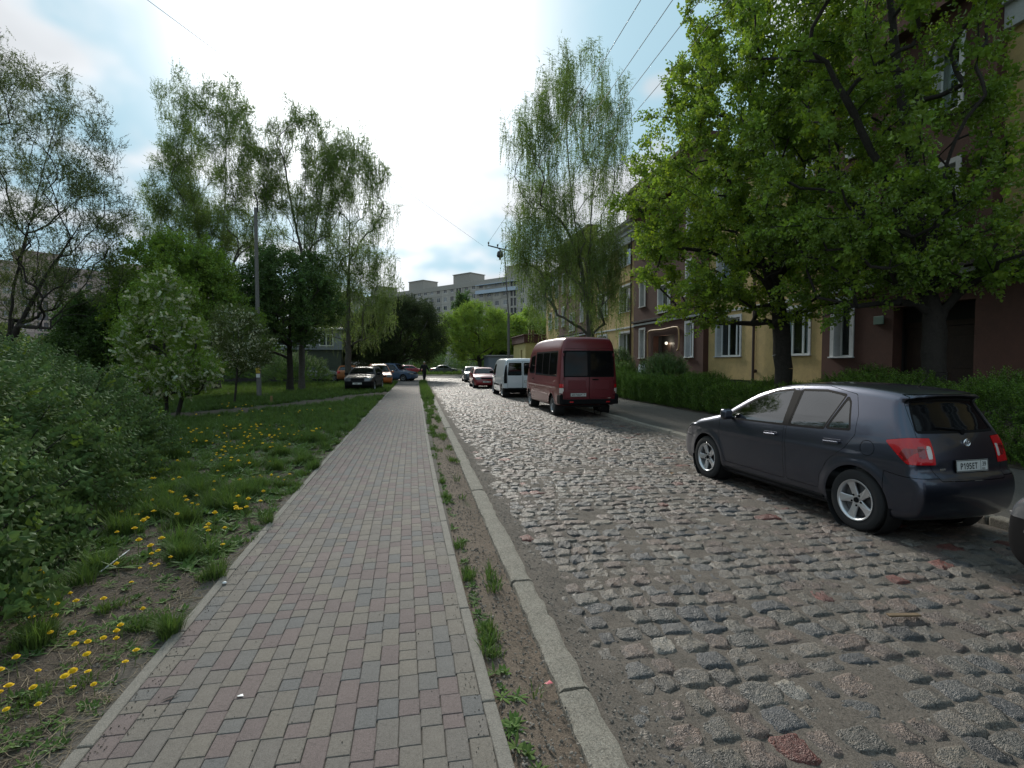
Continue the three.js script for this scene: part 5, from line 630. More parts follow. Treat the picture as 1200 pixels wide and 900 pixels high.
function makeCar(o) { // rear at x = 0, nose toward +x; left flank at z < 0
  const g = thing(o.name, o.label, o.category || 'car', o.at, o.turn); g.scale.z = o.thin || 1; const side = poly(smoothLoop(o.prof, 150)), plan = table(o.plan), sec = table(o.sec), bow = table(o.bow), belt = table(o.belt), c = o.cell;
  const wheels = [[o.xr], [o.xf]].flatMap(([x]) => [[x, -1], [x, 1]]), arch = o.arch || o.r * 1.17;
  const body = (x, y, z) => { const az = Math.abs(z), zz = z * z; let w = plan(x) * smin(sec(y), o.shoulder - (y - belt(x)) * o.tumble, 0.05); for (const xw of [o.xr, o.xf]) { const d = Math.hypot(x - xw, y - o.r); w += (o.flare ?? 0.014) * sstep(0.1, 0.0, Math.abs(d - arch - 0.02)) * (y > o.r ? 1 : 0.4); } if (o.crease) w += 0.006 * sstep(0.05, 0, Math.abs(y - o.crease[0] - o.crease[1] * x)) * sstep(0.3, 0.9, x) * sstep(o.L - 0.3, o.L - 0.9, x); return smax(side(x - bow(x) * zz, y + (y > 0.8 ? o.crown * zz : 0)), (az - w) * 0.93, o.round || 0.07); };
  const H = Math.max(...o.prof.map((p) => p[1])) + 0.1, Wm = Math.max(...o.sec.map((p) => p[1])) + 0.08; let M = surfaceNet(body, [-0.15, 0.08, -Wm], [o.L + 0.15, H, Wm], c);
  const onRear = (y, z) => { let x = -0.2; while (x < o.L && body(x, y, z) > 0) x += 0.004; return x; }, onFront = (y, z) => { let x = o.L + 0.2; while (x > 0 && body(x, y, z) > 0) x -= 0.004; return x; }, onSide = (x, y, s) => { let z = Wm; while (z > 0 && body(x, y, z) > 0) z -= 0.004; return z * s; };
  [, M] = cut(M, (x, y, z) => Math.max(Math.min(...[o.xr, o.xf].map((q) => Math.hypot(x - q, y - o.r))) - arch, Wm * 0.45 - Math.abs(z)));
  const take = (fn, gap = 0) => { let a; [a, M] = cut(M, fn); return gap ? cut(a, (x, y, z) => fn(x, y, z) + gap)[0] : a; };
  // glass with its black surround
  const pane = (name, fn, mat, trim = 0.022, inset = 0.006) => { const a = take(fn); if (!a.i.length) return; const [gl, tr] = cut(a, (x, y, z) => fn(x, y, z) + trim); if (tr.i.length) part('window_trim', geoOf(shift(tr, -0.002)), o.trimMat || mTrimBlk, g); return part(name, geoOf(shift(gl, -inset)), mat, g); };
  for (const p of o.sideWin) { const f = rpoly(p, 0.02); for (const s of [-1, 1]) pane('side_window', (x, y, z) => Math.max(f(x, y), 0.3 - s * z), o.sideGlass || mGlass, o.trimW ?? 0.022); }
  for (const p of o.rearWin || []) { const f = rpoly(p, 0.03); pane('rear_window', (x, y, z) => Math.max(f(o.rearSplit ? z : Math.abs(z), y), x - o.L * 0.35), o.rearGlass || mGlassDark, o.rearTrim ?? 0.03); }
  if (o.wind) { const f = rpoly(o.wind, 0.03); pane('windscreen', (x, y, z) => Math.max(f(Math.abs(z), y), o.L * 0.5 - x, -0.5 + (y - o.windTop || 0)), o.windGlass || mGlass, 0.03); }
  for (const L of o.lamps || []) { const f = rpoly(L.poly, 0.015); for (const s of L.sides || [-1, 1]) { const fn = (x, y, z) => Math.max(f(x, y), L.inner - s * z, (L.outer ? s * z - L.outer : -1)), a = take(fn, 0.003); if (!a.i.length) continue; const m = part(L.name, geoOf(shift(a, 0.003)), L.mat, g); if (L.sub) for (const [nm, f2, mt] of L.sub) { const q = cut(a, (x, y, z) => f2(x, y, s * z))[0]; if (q.i.length) part(nm, geoOf(shift(q, 0.0045)), mt, m); } } }
  for (const B of o.panels || []) { const list = B.both ? [-1, 1] : [0]; for (const s of list) { const a = take((x, y, z) => B.fn(x, y, s ? s * z : z), B.gap ?? 0.005); if (a.i.length) { const m = part(B.name, geoOf(B.out ? shift(a, B.out) : a), B.mat || o.paint, g); if (B.done) B.done(m, s, { onSide, onRear }); } } }
  part('body', geoOf(M), o.paint, g);
  for (const [x, s] of wheels) wheelParts(g, x, s * (o.track - o.ww / 2), o.r, o.ww, s, { cap: o.cap, spin: o.spin ?? 0.3, seg: o.seg });
  part('wheel_arch', merge(wheels.map(([x, s]) => { const a = new THREE.CylinderGeometry(arch + 0.004, arch + 0.004, 0.3, 28, 1, true, -Math.PI * 0.5, Math.PI).rotateX(Math.PI / 2).rotateZ(0); a.translate(x, o.r, s * (o.track - 0.16)); return a; })), mRubber, g);
  part('underbody', merge([rbox(0.4, o.L - 0.3, o.sill - 0.02, o.sill + 0.06, -o.track + 0.24, o.track - 0.24, 0.02, 1), rbox(o.xr + arch + 0.02, o.xf - arch - 0.02, o.sill - 0.02, o.sill + 0.1, -o.track + 0.08, o.track - 0.08, 0.02, 1), rod([o.xr, o.r, -o.track + 0.2], [o.xr, o.r, o.track - 0.2], 0.05)]), mRubber, g);
  if (o.seats) for (const [x, z, w] of o.seats) part('seat', merge([rbox(x - 0.25, x + 0.27, 0.3, 0.52, z - w, z + w, 0.07, 3), rbox(-0.09, 0.09, 0, 0.62, -w, w, 0.07, 3).rotateZ(0.22).translate(x - 0.24, 0.46, z), ...(w > 0.4 ? [-0.38, 0.38] : [0]).map((d) => rbox(x - 0.46, x - 0.37, 1.06, 1.27, z + d - 0.13, z + d + 0.13, 0.04, 3))]), mSeat, g);
  if (o.dash) part('dashboard', merge([rbox(o.dash[0], o.dash[0] + 0.5, o.dash[1] - 0.4, o.dash[1], -0.66, 0.66, 0.08, 3)]), mSeat, g);
  if (o.mirror) for (const s of [-1, 1]) { const [x, y] = o.mirror, z = onSide(x, y - 0.03, s); part('mirror', merge([rbox(x - 0.05, x + 0.07, y - 0.075, y + 0.075, -0.1, 0.1, 0.05, 4).translate(0, 0, z + s * 0.14), rod([x + 0.02, y - 0.05, z - s * 0.02], [x, y - 0.05, z + s * 0.08], 0.022)]), o.mirrorMat || o.paint, g); }
  if (o.plateRear) { const [y, z, t, rg] = o.plateRear, x = onRear(y, z) - 0.012, a = onRear(y + 0.05, z) - onRear(y - 0.05, z), pl = part('number_plate', merge([rbox(-0.006, 0.006, -0.058, 0.058, -0.262, 0.262, 0.005, 1)]), mTrimBlk, g); pl.position.set(x, y, z); pl.rotation.z = -Math.atan2(a, 0.1); const f = part('plate_face', new THREE.PlaneGeometry(0.515, 0.11).rotateY(-Math.PI / 2).translate(-0.0075, 0, 0), plateMat(t, rg), pl); }
  if (o.plateFront) { const [y, z, t, rg] = o.plateFront, x = onFront(y, z) + 0.012, pl = part('number_plate', merge([rbox(-0.006, 0.006, -0.058, 0.058, -0.262, 0.262, 0.005, 1)]), mTrimBlk, g); pl.position.set(x, y, z); part('plate_face', new THREE.PlaneGeometry(0.515, 0.11).rotateY(Math.PI / 2).translate(0.0075, 0, 0), plateMat(t, rg), pl); }
  if (o.extra) o.extra(g, { onRear, onFront, onSide, body });
  return g;
}
const handle = (g, x, y, s, f, mat = mChrome, rot = -0.04) => { const z = f.onSide(x, y, s), h = part('door_handle', merge([rbox(-0.1, 0.1, -0.016, 0.016, -0.012, 0.012, 0.011, 3), rbox(-0.115, 0.115, -0.03, 0.035, -0.003, 0.003, 0.003, 1).translate(0, 0, -s * 0.034)]), mat, g); h.position.set(x, y, z + s * 0.034); h.rotation.z = rot; return h; };

{ // ---- grey hatchback, seen from its left rear quarter
  const pt = paint([0.068, 0.075, 0.105], { metalness: 0.9, roughness: 0.33 });
  const fDoor = rpoly([[1.74, 0.36], [1.76, 0.6], [1.77, 0.98], [1.74, 1.42], [2.0, 1.43], [2.42, 1.31], [2.8, 1.1], [3.0, 0.92], [2.98, 0.6], [2.86, 0.36]], 0.02), rDoor = rpoly([[1.22, 0.36], [1.2, 0.5], [1.08, 0.7], [0.87, 0.86], [0.77, 1.0], [0.8, 1.2], [0.9, 1.4], [1.3, 1.47], [1.67, 1.455], [1.695, 0.98], [1.685, 0.6], [1.67, 0.36]], 0.018);
  const hatch = rpoly([[0, 0.66], [0.5, 0.66], [0.56, 0.78], [0.6, 0.9], [0.63, 1.04], [0.56, 1.42], [0, 1.42]], 0.02);
  makeCar({ name: 'grey_hatchback', label: 'dark grey five-door hatchback with red tail lamps parked at the right kerb', at: [5.19, 0, -4.07], turn: Math.PI / 2 + 0.063, thin: 0.76, L: 4.22, cell: 0.027, paint: pt,
    prof: [[0.16, 0.24], [0.06, 0.3], [0.015, 0.42], [0.0, 0.55], [0.025, 0.66], [0.075, 0.72], [0.09, 0.84], [0.13, 0.98], [0.19, 1.1], [0.31, 1.3], [0.345, 1.385], [0.28, 1.425], [0.33, 1.455], [0.6, 1.495], [1.05, 1.522], [1.55, 1.52], [2.0, 1.48], [2.42, 1.375], [2.8, 1.2], [3.08, 1.06], [3.38, 0.985], [3.75, 0.9], [4.0, 0.78], [4.15, 0.64], [4.21, 0.5], [4.2, 0.33], [4.1, 0.22], [3.6, 0.19], [2, 0.18], [0.8, 0.2]],
    plan: [[0, 0.87], [0.15, 0.915], [0.4, 0.965], [0.8, 0.995], [1.4, 1], [3.0, 1], [3.5, 0.97], [3.9, 0.9], [4.1, 0.82], [4.22, 0.72]], sec: [[0.15, 0.77], [0.25, 0.835], [0.33, 0.862], [0.5, 0.882], [0.68, 0.886], [0.82, 0.884], [0.93, 0.872], [1.05, 0.85], [1.6, 0.7]], belt: [[0, 1.05], [1, 1.02], [2, 0.985], [3, 0.94], [4.2, 0.8]], shoulder: 0.862, tumble: 0.6, crown: 0.07, bow: [[0, 0.13], [0.6, 0.1], [1.6, 0], [2.4, -0.06], [3.4, -0.16], [4.2, -0.3]], crease: [0.8, -0.01],
    xr: 0.73, xf: 3.33, r: 0.318, arch: 0.365, ww: 0.2, track: 0.865, sill: 0.2, round: 0.075, spin: 0.35,
    sideWin: [[[2.88, 0.975], [2.42, 1.25], [2.1, 1.375], [1.8, 1.415], [1.785, 1.0]], [[1.67, 1.005], [1.655, 1.415], [1.3, 1.425], [1.03, 1.39], [1.17, 1.025]], [[0.985, 1.365], [0.94, 1.32], [0.84, 1.05], [1.12, 1.035]]], trimW: 0.024,
    rearWin: [[[-0.01, 1.1], [0.6, 1.1], [0.565, 1.2], [0.5, 1.37], [0.2, 1.39], [-0.01, 1.39]]], rearGlass: mGlassBlack, rearTrim: 0.025, wind: [[-0.01, 1.08], [0.66, 1.08], [0.56, 1.4], [-0.01, 1.44]], seats: [[2.0, -0.36, 0.25], [2.0, 0.36, 0.25], [1.1, 0, 0.62]], dash: [2.6, 0.98], mirror: [2.74, 1.03],
    lamps: [{ name: 'tail_lamp', poly: [[0.4, 0.985], [0.24, 1.02], [-0.1, 1.0], [-0.1, 0.79], [0.2, 0.8]], inner: 0.5, mat: mLampRed, sub: [['lamp_cell', (x, y, z) => Math.max(Math.abs(x - 0.22 + 0.5 * (y - 0.9)) - 0.045, Math.abs(y - 0.875) - 0.06), mLampDark], ['lamp_cell', (x, y, z) => Math.max(Math.abs(x - 0.27) - 0.03, Math.abs(y - 0.845) - 0.03), mLampBright], ['lamp_cell', (x, y, z) => Math.max(Math.abs(x - 0.13) - 0.03, Math.abs(y - 0.9) - 0.07, 0.66 - z), mLampBright], ['lamp_cell', (x, y, z) => Math.max(Math.abs(z - 0.655) - 0.045, Math.abs(y - 0.9) - 0.055, x - 0.2), mLampDark], ['reverse_lamp', (x, y, z) => Math.max(Math.abs(z - 0.56) - 0.03, Math.abs(y - 0.9) - 0.06, x - 0.3), mLampClear]] }, { name: 'headlamp', poly: [[3.62, 0.86], [3.75, 0.9], [4.1, 0.76], [4.3, 0.7], [4.3, 0.6], [4.0, 0.66]], inner: 0.45, mat: mHeadlamp }],
    panels: [{ name: 'pillar_trim', both: 1, fn: (x, y, z) => Math.max(Math.abs(x - 1.728 + 0.03 * (y - 1.2)) - 0.08, Math.abs(y - 1.2) - 0.215, 0.3 - z), gap: 0, mat: mTrimBlk }, { name: 'front_door', both: 1, fn: (x, y, z) => Math.max(fDoor(x, y), 0.3 - z), done: (m, s, f) => { handle(m, 1.95, 0.85, s, f, pt); } }, { name: 'rear_door', both: 1, fn: (x, y, z) => Math.max(rDoor(x, y), 0.3 - z), done: (m, s, f) => handle(m, 1.02, 0.885, s, f, pt) },
      { name: 'fuel_flap', fn: (x, y, z) => Math.max(Math.hypot(x - 0.6, y - 0.885) - 0.08, z + 0.4), gap: 0.006 }, { name: 'tailgate', fn: (x, y, z) => Math.max(hatch(Math.abs(z), y), x - 0.6), gap: 0.006 }, { name: 'rear_bumper', fn: (x, y, z) => Math.max(y - 0.67 - 0.03 * sstep(0.2, 0.5, x), x - 0.42), gap: 0.005 }, { name: 'front_bumper', fn: (x, y, z) => Math.max(y - 0.6, 3.74 - x), gap: 0.005 }],
    plateRear: [0.775, 0.0, 'P195ET', '39'],
    extra: (g, f) => {
      const x0 = f.onRear(0.985, 0) - 0.012; part('emblem', merge([new THREE.TorusGeometry(0.05, 0.007, 8, 32).scale(1, 0.7, 1).rotateY(Math.PI / 2), new THREE.TorusGeometry(0.028, 0.005, 8, 24).scale(1, 0.5, 1).rotateY(Math.PI / 2).translate(0, 0.014, 0), new THREE.TorusGeometry(0.03, 0.005, 8, 24).scale(0.5, 1, 1).rotateY(Math.PI / 2)]).translate(x0, 0.985, 0), mChrome, g);
      part('wiper', merge([rod([f.onRear(1.1, 0) - 0.015, 1.1, 0], [f.onRear(1.13, -0.36) - 0.02, 1.13, -0.36], 0.01, 0.007), new THREE.CylinderGeometry(0.03, 0.035, 0.03, 14).rotateZ(Math.PI / 2).translate(f.onRear(1.085, 0) - 0.008, 1.085, 0)]), mTrimBlk, g);
      const b = part('badge', merge([0, 1, 2].map((i) => rbox(-0.004, 0.002, -0.011, 0.011, -0.012, 0.012, 0.003, 1).translate(f.onRear(0.74, -0.42) - 0.002, 0.74, -0.45 + i * 0.032))), mChrome, g);
      part('aerial', merge([rod([0.62, f.body ? 1.49 : 1.5, 0], [0.5, 1.62, 0], 0.006, 0.003)]), mTrimBlk, g);
      part('side_sill', merge([-1, 1].map((s) => rbox(1.14, 2.94, 0.235, 0.275, s > 0 ? 0.83 : -0.862, s > 0 ? 0.862 : -0.83, 0.012, 2))), mTrimBlk, g);
      part('steering_wheel', new THREE.TorusGeometry(0.18, 0.016, 8, 28).rotateY(Math.PI / 2).rotateZ(-0.4).translate(2.5, 0.93, -0.36), mSeat, g);
    } });
}
{ // ---- red minibus
  const pt = paint([0.125, 0.007, 0.014], { metalness: 0, roughness: 0.4, clearcoat: 0.45, clearcoatRoughness: 0.15 }), v = makeCar({ name: 'red_minibus', label: 'dark red high-roof minibus with blackened windows parked half on the pavement', category: 'minibus', at: [5.36, 0.0, -16.0], turn: Math.PI / 2, L: 5.85, cell: 0.05, paint: pt, trimMat: mTrimBlk,
    prof: [[0.12, 0.42], [0.03, 0.5], [0.0, 0.7], [0.0, 1.2], [0.03, 1.7], [0.08, 2.2], [0.12, 2.44], [0.2, 2.54], [0.5, 2.58], [2, 2.6], [3.6, 2.58], [4.2, 2.5], [4.6, 2.2], [4.95, 1.75], [5.2, 1.38], [5.5, 1.22], [5.75, 1.0], [5.84, 0.75], [5.85, 0.5], [5.78, 0.34], [5.2, 0.3], [3, 0.32], [1, 0.36]],
    plan: [[0, 0.965], [0.2, 0.99], [0.6, 1], [4.6, 1], [5.2, 0.95], [5.6, 0.85], [5.85, 0.7]], sec: [[0.2, 0.9], [0.35, 0.94], [0.6, 0.965], [1.0, 0.965], [1.3, 0.95], [1.8, 0.915], [2.2, 0.875], [2.45, 0.8], [2.7, 0.7]], belt: [[0, 2.3], [5.8, 2.3]], shoulder: 0.99, tumble: 0.6, crown: 0.05, bow: [[0, 0.04], [2, 0], [4.4, -0.06], [5.2, -0.16], [5.85, -0.28]], crease: [0.98, 0],
    xr: 1.05, xf: 4.6, r: 0.34, arch: 0.41, ww: 0.22, track: 0.93, sill: 0.33, round: 0.1, cap: true, flare: 0.01,
    sideWin: [[[0.5, 1.34], [0.5, 2.1], [1.44, 2.1], [1.44, 1.34]], [[1.5, 1.34], [1.5, 2.1], [2.42, 2.1], [2.42, 1.34]], [[2.48, 1.34], [2.48, 2.1], [3.46, 2.1], [3.46, 1.34]], [[3.66, 1.36], [3.66, 2.02], [4.3, 1.98], [4.66, 1.46], [4.5, 1.36]]], sideGlass: mGlassBlack, rearGlass: mGlassBlack, trimW: 0.03,
    rearWin: [[[0.05, 1.33], [0.05, 2.1], [0.74, 2.1], [0.78, 1.8], [0.8, 1.33]], [[-0.05, 1.33], [-0.05, 2.1], [-0.74, 2.1], [-0.78, 1.8], [-0.8, 1.33]]], rearSplit: true, rearTrim: 0.035, wind: [[-0.01, 1.42], [0.78, 1.42], [0.7, 2.2], [-0.01, 2.24]], mirror: [4.55, 1.6], mirrorMat: mTrimBlk, seats: [[3.3, 0, 0.7], [2.3, 0, 0.7], [1.3, 0, 0.7]].map(([x, z, w]) => [x, z, w]),
    lamps: [{ name: 'tail_lamp', poly: [[-0.1, 0.8], [-0.1, 0.94], [0.12, 0.94], [0.12, 0.8]], inner: 0.83, mat: mLampClear }, { name: 'tail_lamp', poly: [[-0.1, 0.975], [-0.1, 1.07], [0.12, 1.07], [0.12, 0.975]], inner: 0.83, mat: mLampRed }, { name: 'headlamp', poly: [[5.3, 0.8], [5.3, 1.02], [5.9, 0.98], [5.9, 0.78]], inner: 0.5, mat: mHeadlamp }],
    panels: [{ name: 'window_band', both: 1, fn: (x, y, z) => Math.max(Math.abs(x - 1.98) - 1.54, Math.abs(y - 1.72) - 0.42, 0.3 - z), gap: 0, mat: mTrimBlk }, { name: 'rear_window_band', fn: (x, y, z) => Math.max(Math.abs(z) - 0.83, Math.abs(y - 1.715) - 0.42, x - 0.3), gap: 0, mat: mTrimBlk }, { name: 'rear_door', both: 1, fn: (x, y, z) => Math.max(0.004 - z, z - 0.8, 0.63 - y, y - 2.2, x - 0.3), gap: 0.009, done: (m, s, f) => { part('door_panel', merge([rbox(f.onRear(1.0, s * 0.4) - 0.012, f.onRear(1.0, s * 0.4) + 0.01, 0.9, 1.2, s > 0 ? 0.12 : -0.68, s > 0 ? 0.68 : -0.12, 0.01, 1)]), pt, m); if (s > 0) part('door_handle', merge([rbox(-0.02, 0.01, -0.018, 0.018, -0.1, 0.1, 0.008, 2).translate(f.onRear(1.22, 0.2) - 0.008, 1.22, 0.2)]), mTrimBlk, m); for (const y of [0.8, 1.25, 2.0]) part('hinge', merge([rbox(-0.02, 0.015, -0.05, 0.05, -0.03, 0.03, 0.006, 1).translate(f.onRear(y, s * 0.83) - 0.004, y, s * 0.83)]), pt, m); } },
      { name: 'sliding_door', fn: (x, y, z) => Math.max(Math.abs(x - 2.97) - 0.62, Math.abs(y - 1.4) - 0.95, 0.3 - z), gap: 0.008 }, { name: 'front_door', both: 1, fn: (x, y, z) => Math.max(rpoly([[3.6, 0.5], [3.6, 2.12], [4.3, 2.1], [4.8, 1.45], [4.78, 1.1], [4.2, 0.9], [4.15, 0.5]], 0.01)(x, y), 0.3 - z), gap: 0.008, done: (m, s, f) => handle(m, 3.75, 1.15, s, f, mTrimBlk) }, { name: 'front_bumper', fn: (x, y, z) => Math.max(y - 0.62, 5.1 - x), mat: mTrimBlk }],
    plateRear: [0.74, -0.36, 'M070MP', '39'],
    extra: (g, f) => { part('rear_bumper', merge([rbox(-0.07, 0.14, 0.44, 0.6, -0.93, 0.93, 0.03, 2), rbox(-0.03, 0.36, 0.44, 0.76, -0.965, -0.86, 0.04, 2), rbox(-0.03, 0.36, 0.44, 0.76, 0.86, 0.965, 0.04, 2)]), mTrimBlk, g); part('reflector', merge([-0.6, 0.6].map((z) => rbox(-0.075, -0.06, 0.5, 0.54, z - 0.06, z + 0.06, 0.003, 1))), mLampRed, g); part('rub_strip', merge([-1, 1].flatMap((s) => [rbox(1.55, 4.1, 0.66, 0.7, Math.min(s * 0.955, s * 0.978), Math.max(s * 0.955, s * 0.978), 0.008, 1)])), pt, g); part('curtain', merge([curtain(-0.75, 0.75, 1.3, 2.1, 0.2, 3), curtain(-0.75, 0.75, 1.3, 2.1, 0.26, 4)]), mSeat, g); } });
  v.rotation.x = 0;
}
{ // ---- white van
  const pt = paint([0.56, 0.6, 0.63], { metalness: 0, roughness: 0.4 }); makeCar({ name: 'white_van', label: 'white panel van parked between the red minibus and the red car', category: 'van', at: [5.15, 0, -25.6], turn: Math.PI / 2, L: 4.78, cell: 0.05, paint: pt,
    prof: [[0.1, 0.36], [0.03, 0.45], [0, 0.7], [0.01, 1.2], [0.07, 1.7], [0.12, 1.88], [0.25, 1.95], [1.5, 1.98], [2.8, 1.96], [3.3, 1.86], [3.8, 1.45], [4.1, 1.16], [4.5, 0.98], [4.74, 0.78], [4.78, 0.5], [4.7, 0.3], [4.2, 0.25], [2, 0.25], [0.8, 0.28]],
    plan: [[0, 0.96], [0.3, 1], [3.6, 1], [4.2, 0.95], [4.6, 0.84], [4.78, 0.7]], sec: [[0.2, 0.88], [0.4, 0.94], [0.8, 0.95], [1.1, 0.945], [1.5, 0.9], [1.9, 0.82], [2.1, 0.75]], belt: [[0, 1.8], [4.8, 1.8]], shoulder: 0.95, tumble: 0.5, crown: 0.05, bow: [[0, 0.04], [2, 0], [3.6, -0.08], [4.78, -0.25]], xr: 0.75, xf: 3.85, r: 0.325, arch: 0.39, ww: 0.21, track: 0.93, sill: 0.26, round: 0.09, cap: true,
    sideWin: [[[2.75, 1.12], [2.75, 1.68], [3.2, 1.66], [3.75, 1.2], [3.7, 1.1]]], sideGlass: mGlass, rearWin: [[[0.08, 1.15], [0.08, 1.72], [0.66, 1.72], [0.72, 1.15]], [[-0.08, 1.15], [-0.08, 1.72], [-0.66, 1.72], [-0.72, 1.15]]], rearSplit: true, wind: [[-0.01, 1.2], [0.74, 1.2], [0.62, 1.78], [-0.01, 1.8]], mirror: [3.5, 1.25], mirrorMat: mTrimBlk, seats: [[2.5, -0.4, 0.26], [2.5, 0.4, 0.26]],
    lamps: [{ name: 'tail_lamp', poly: [[-0.1, 0.75], [-0.1, 1.62], [0.1, 1.62], [0.1, 0.75]], inner: 0.78, mat: mTrimBlk }, { name: 'headlamp', poly: [[4.2, 0.75], [4.2, 0.98], [4.8, 0.9], [4.8, 0.7]], inner: 0.5, mat: mHeadlamp }],
    panels: [{ name: 'rear_door', both: 1, fn: (x, y, z) => Math.max(0.003 - z, z - 0.76, 0.5 - y, y - 1.82, x - 0.3), gap: 0.01 }, { name: 'rear_bumper', fn: (x, y, z) => Math.max(y - 0.5, x - 0.34), mat: mTrimBlk }, { name: 'front_door', both: 1, fn: (x, y, z) => Math.max(rpoly([[2.68, 0.4], [2.68, 1.76], [3.24, 1.74], [3.85, 1.22], [3.75, 0.8], [3.4, 0.4]], 0.01)(x, y), 0.3 - z), gap: 0.009, done: (m, s, f) => handle(m, 2.84, 1.0, s, f, mTrimBlk) }, { name: 'front_bumper', fn: (x, y, z) => Math.max(y - 0.56, 4.25 - x), mat: mTrimBlk }],
    plateRear: [0.82, 0.34, 'K380', '39'], extra: (g, f) => part('rub_strip', merge([-1, 1].map((s) => rbox(1.3, 3.35, 0.58, 0.66, Math.min(s * 0.94, s * 0.965), Math.max(s * 0.94, s * 0.965), 0.01, 1))), mTrimBlk, g) });
}
// ---- ordinary cars further off share one kind of shape
function plainCar(o) {
  const k = o.L / 4.2, X = (a) => a.map(([x, y]) => [x * k, y]), sedan = o.sedan, h = o.H || 1.42, q = h / 1.42;
  const tail = sedan ? [[0, 0.75], [0.06, 0.92], [0.4, 0.98], [0.72, 1.02], [1.2, 1.32 * q]] : o.wagon ? [[0.02, 0.75], [0.06, 0.95], [0.22, 1.25], [0.36, 1.38 * q]] : [[0.02, 0.72], [0.08, 0.92], [0.22, 1.05], [0.55, 1.33 * q]];
  return makeCar({ seg: 24, cell: 0.055, cap: true, category: 'car', sideGlass: mGlassFar, windGlass: mGlassFar, rearGlass: mGlassDark, ...o, prof: X([[0.12, 0.26], [0.03, 0.36], [0, 0.5], ...tail, [sedan ? 1.6 : 0.95, 1.41 * q], [2.1, 1.42 * q], [2.45, 1.36 * q], [2.85, 1.14], [3.12, 0.98], [3.5, 0.92], [3.95, 0.82], [4.14, 0.7], [4.2, 0.52], [4.18, 0.32], [4.05, 0.22], [3, 0.2], [1, 0.22]]),
    plan: X([[0, 0.88], [0.3, 0.96], [0.8, 1], [3.2, 1], [3.8, 0.94], [4.1, 0.84], [4.2, 0.76]]), sec: [[0.15, 0.78], [0.3, 0.83], [0.6, 0.85], [0.8, 0.845], [1.0, 0.82], [1.6, 0.7]], belt: X([[0, 0.98], [4.2, 0.9]]), shoulder: 0.835, tumble: 0.5, crown: 0.06, bow: X([[0, 0.1], [1.5, 0], [2.6, -0.08], [4.2, -0.22]]), xr: 0.72 * k, xf: 3.35 * k, r: 0.3, arch: 0.35, ww: 0.185, track: 0.83, sill: 0.2, round: 0.07,
    sideWin: [X([[1.95, 0.98], [1.93, 1.3 * q], [2.3, 1.27 * q], [2.82, 1.0]]), X([[1.86, 0.99], [1.84, 1.3 * q], [sedan ? 1.35 : 1.1, 1.29 * q], [0.98, 1.0]]), ...(o.wagon ? [X([[0.9, 1.0], [0.98, 1.28 * q], [0.55, 1.26 * q], [0.45, 1.0]])] : [])], rearWin: [[[-0.01, 1.04], [0.6, 1.04], [0.5, 1.27 * q], [-0.01, 1.3 * q]]], wind: [[-0.01, 1.03], [0.66, 1.03], [0.54, 1.3 * q], [-0.01, 1.34 * q]], mirror: [2.72 * k, 1.0], seats: [[2.1 * k, -0.35, 0.24], [2.1 * k, 0.35, 0.24], [1.2 * k, 0, 0.6]], dash: [2.6 * k, 0.92],
    lamps: [{ name: 'headlamp', poly: X([[3.9, 0.62], [3.86, 0.78], [4.3, 0.74], [4.3, 0.6]]), inner: 0.38, mat: mHeadlamp }, { name: 'tail_lamp', poly: X([[-0.1, 0.72], [-0.1, 0.92], [0.3, 0.93], [0.26, 0.74]]), inner: 0.5, mat: mLampRed }],
    panels: [{ name: 'grille', fn: (x, y, z) => Math.max(Math.abs(z) - 0.36, Math.abs(y - 0.68) - 0.055, 3.8 * k - x), mat: mTrimBlk, gap: 0.004 }, { name: 'front_bumper', fn: (x, y, z) => Math.max(y - (o.bumperY || 0.57), 3.72 * k - x), mat: o.bumperMat, gap: 0.008 }, { name: 'rear_bumper', fn: (x, y, z) => Math.max(y - 0.62, x - 0.36 * k), mat: o.bumperMat, gap: 0.008 }, { name: 'bonnet', fn: (x, y, z) => Math.max(Math.abs(z) - 0.66, 0.8 - y, 2.98 * k - x, x - 4.02 * k), gap: 0.008 },
      { name: 'front_door', both: 1, fn: (x, y, z) => Math.max(rpoly(X([[1.92, 0.34], [1.92, 1.33 * q], [2.3, 1.31 * q], [2.92, 1.0], [2.9, 0.34]]), 0.01)(x, y), 0.3 - z), gap: 0.008, done: (m, s, f) => handle(m, 2.1 * k, 0.83, s, f, mTrimBlk) }, { name: 'rear_door', both: 1, fn: (x, y, z) => Math.max(rpoly(X([[1.88, 0.34], [1.88, 1.33 * q], [1.2, 1.33 * q], [0.96, 1.0], [1.15, 0.6], [1.2, 0.34]]), 0.01)(x, y), 0.3 - z), gap: 0.008, done: (m, s, f) => handle(m, 1.22 * k, 0.84, s, f, mTrimBlk) }] });
}
plainCar({ name: 'parked_car', label: 'bright red car facing the camera, parked past the white van', at: [4.65, 0, -39.6], turn: -Math.PI / 2, L: 4.1, paint: paint([0.26, 0.018, 0.025], { metalness: 0 }), plateFront: [0.46, 0, 'T641', '39'] });
plainCar({ name: 'parked_car', label: 'dark car with bright windscreen parked last in the right-hand row', at: [5.05, 0, -51], turn: -Math.PI / 2, L: 4.2, paint: paint([0.09, 0.1, 0.11]), sedan: true, plateFront: [0.46, 0, 'O512', '39'] });
plainCar({ name: 'parked_car', label: 'black estate car standing on the grass left of the brick path', at: [-2.9, 0.1, -35.4], turn: -Math.PI / 2 - 0.1, L: 4.3, wagon: true, paint: paint([0.012, 0.012, 0.014], { metalness: 0, clearcoat: 0.15, roughness: 0.6, specularIntensity: 0.4 }), windGlass: mGlassBlack, bumperMat: mTrimBlk, plateFront: [0.47, 0, 'H084', '39'], extra: (g) => part('roof_rail', merge([-0.5, 0.5].map((z) => rod([0.7, 1.45, z], [2.2, 1.46, z], 0.016))), mTrimBlk, g) });
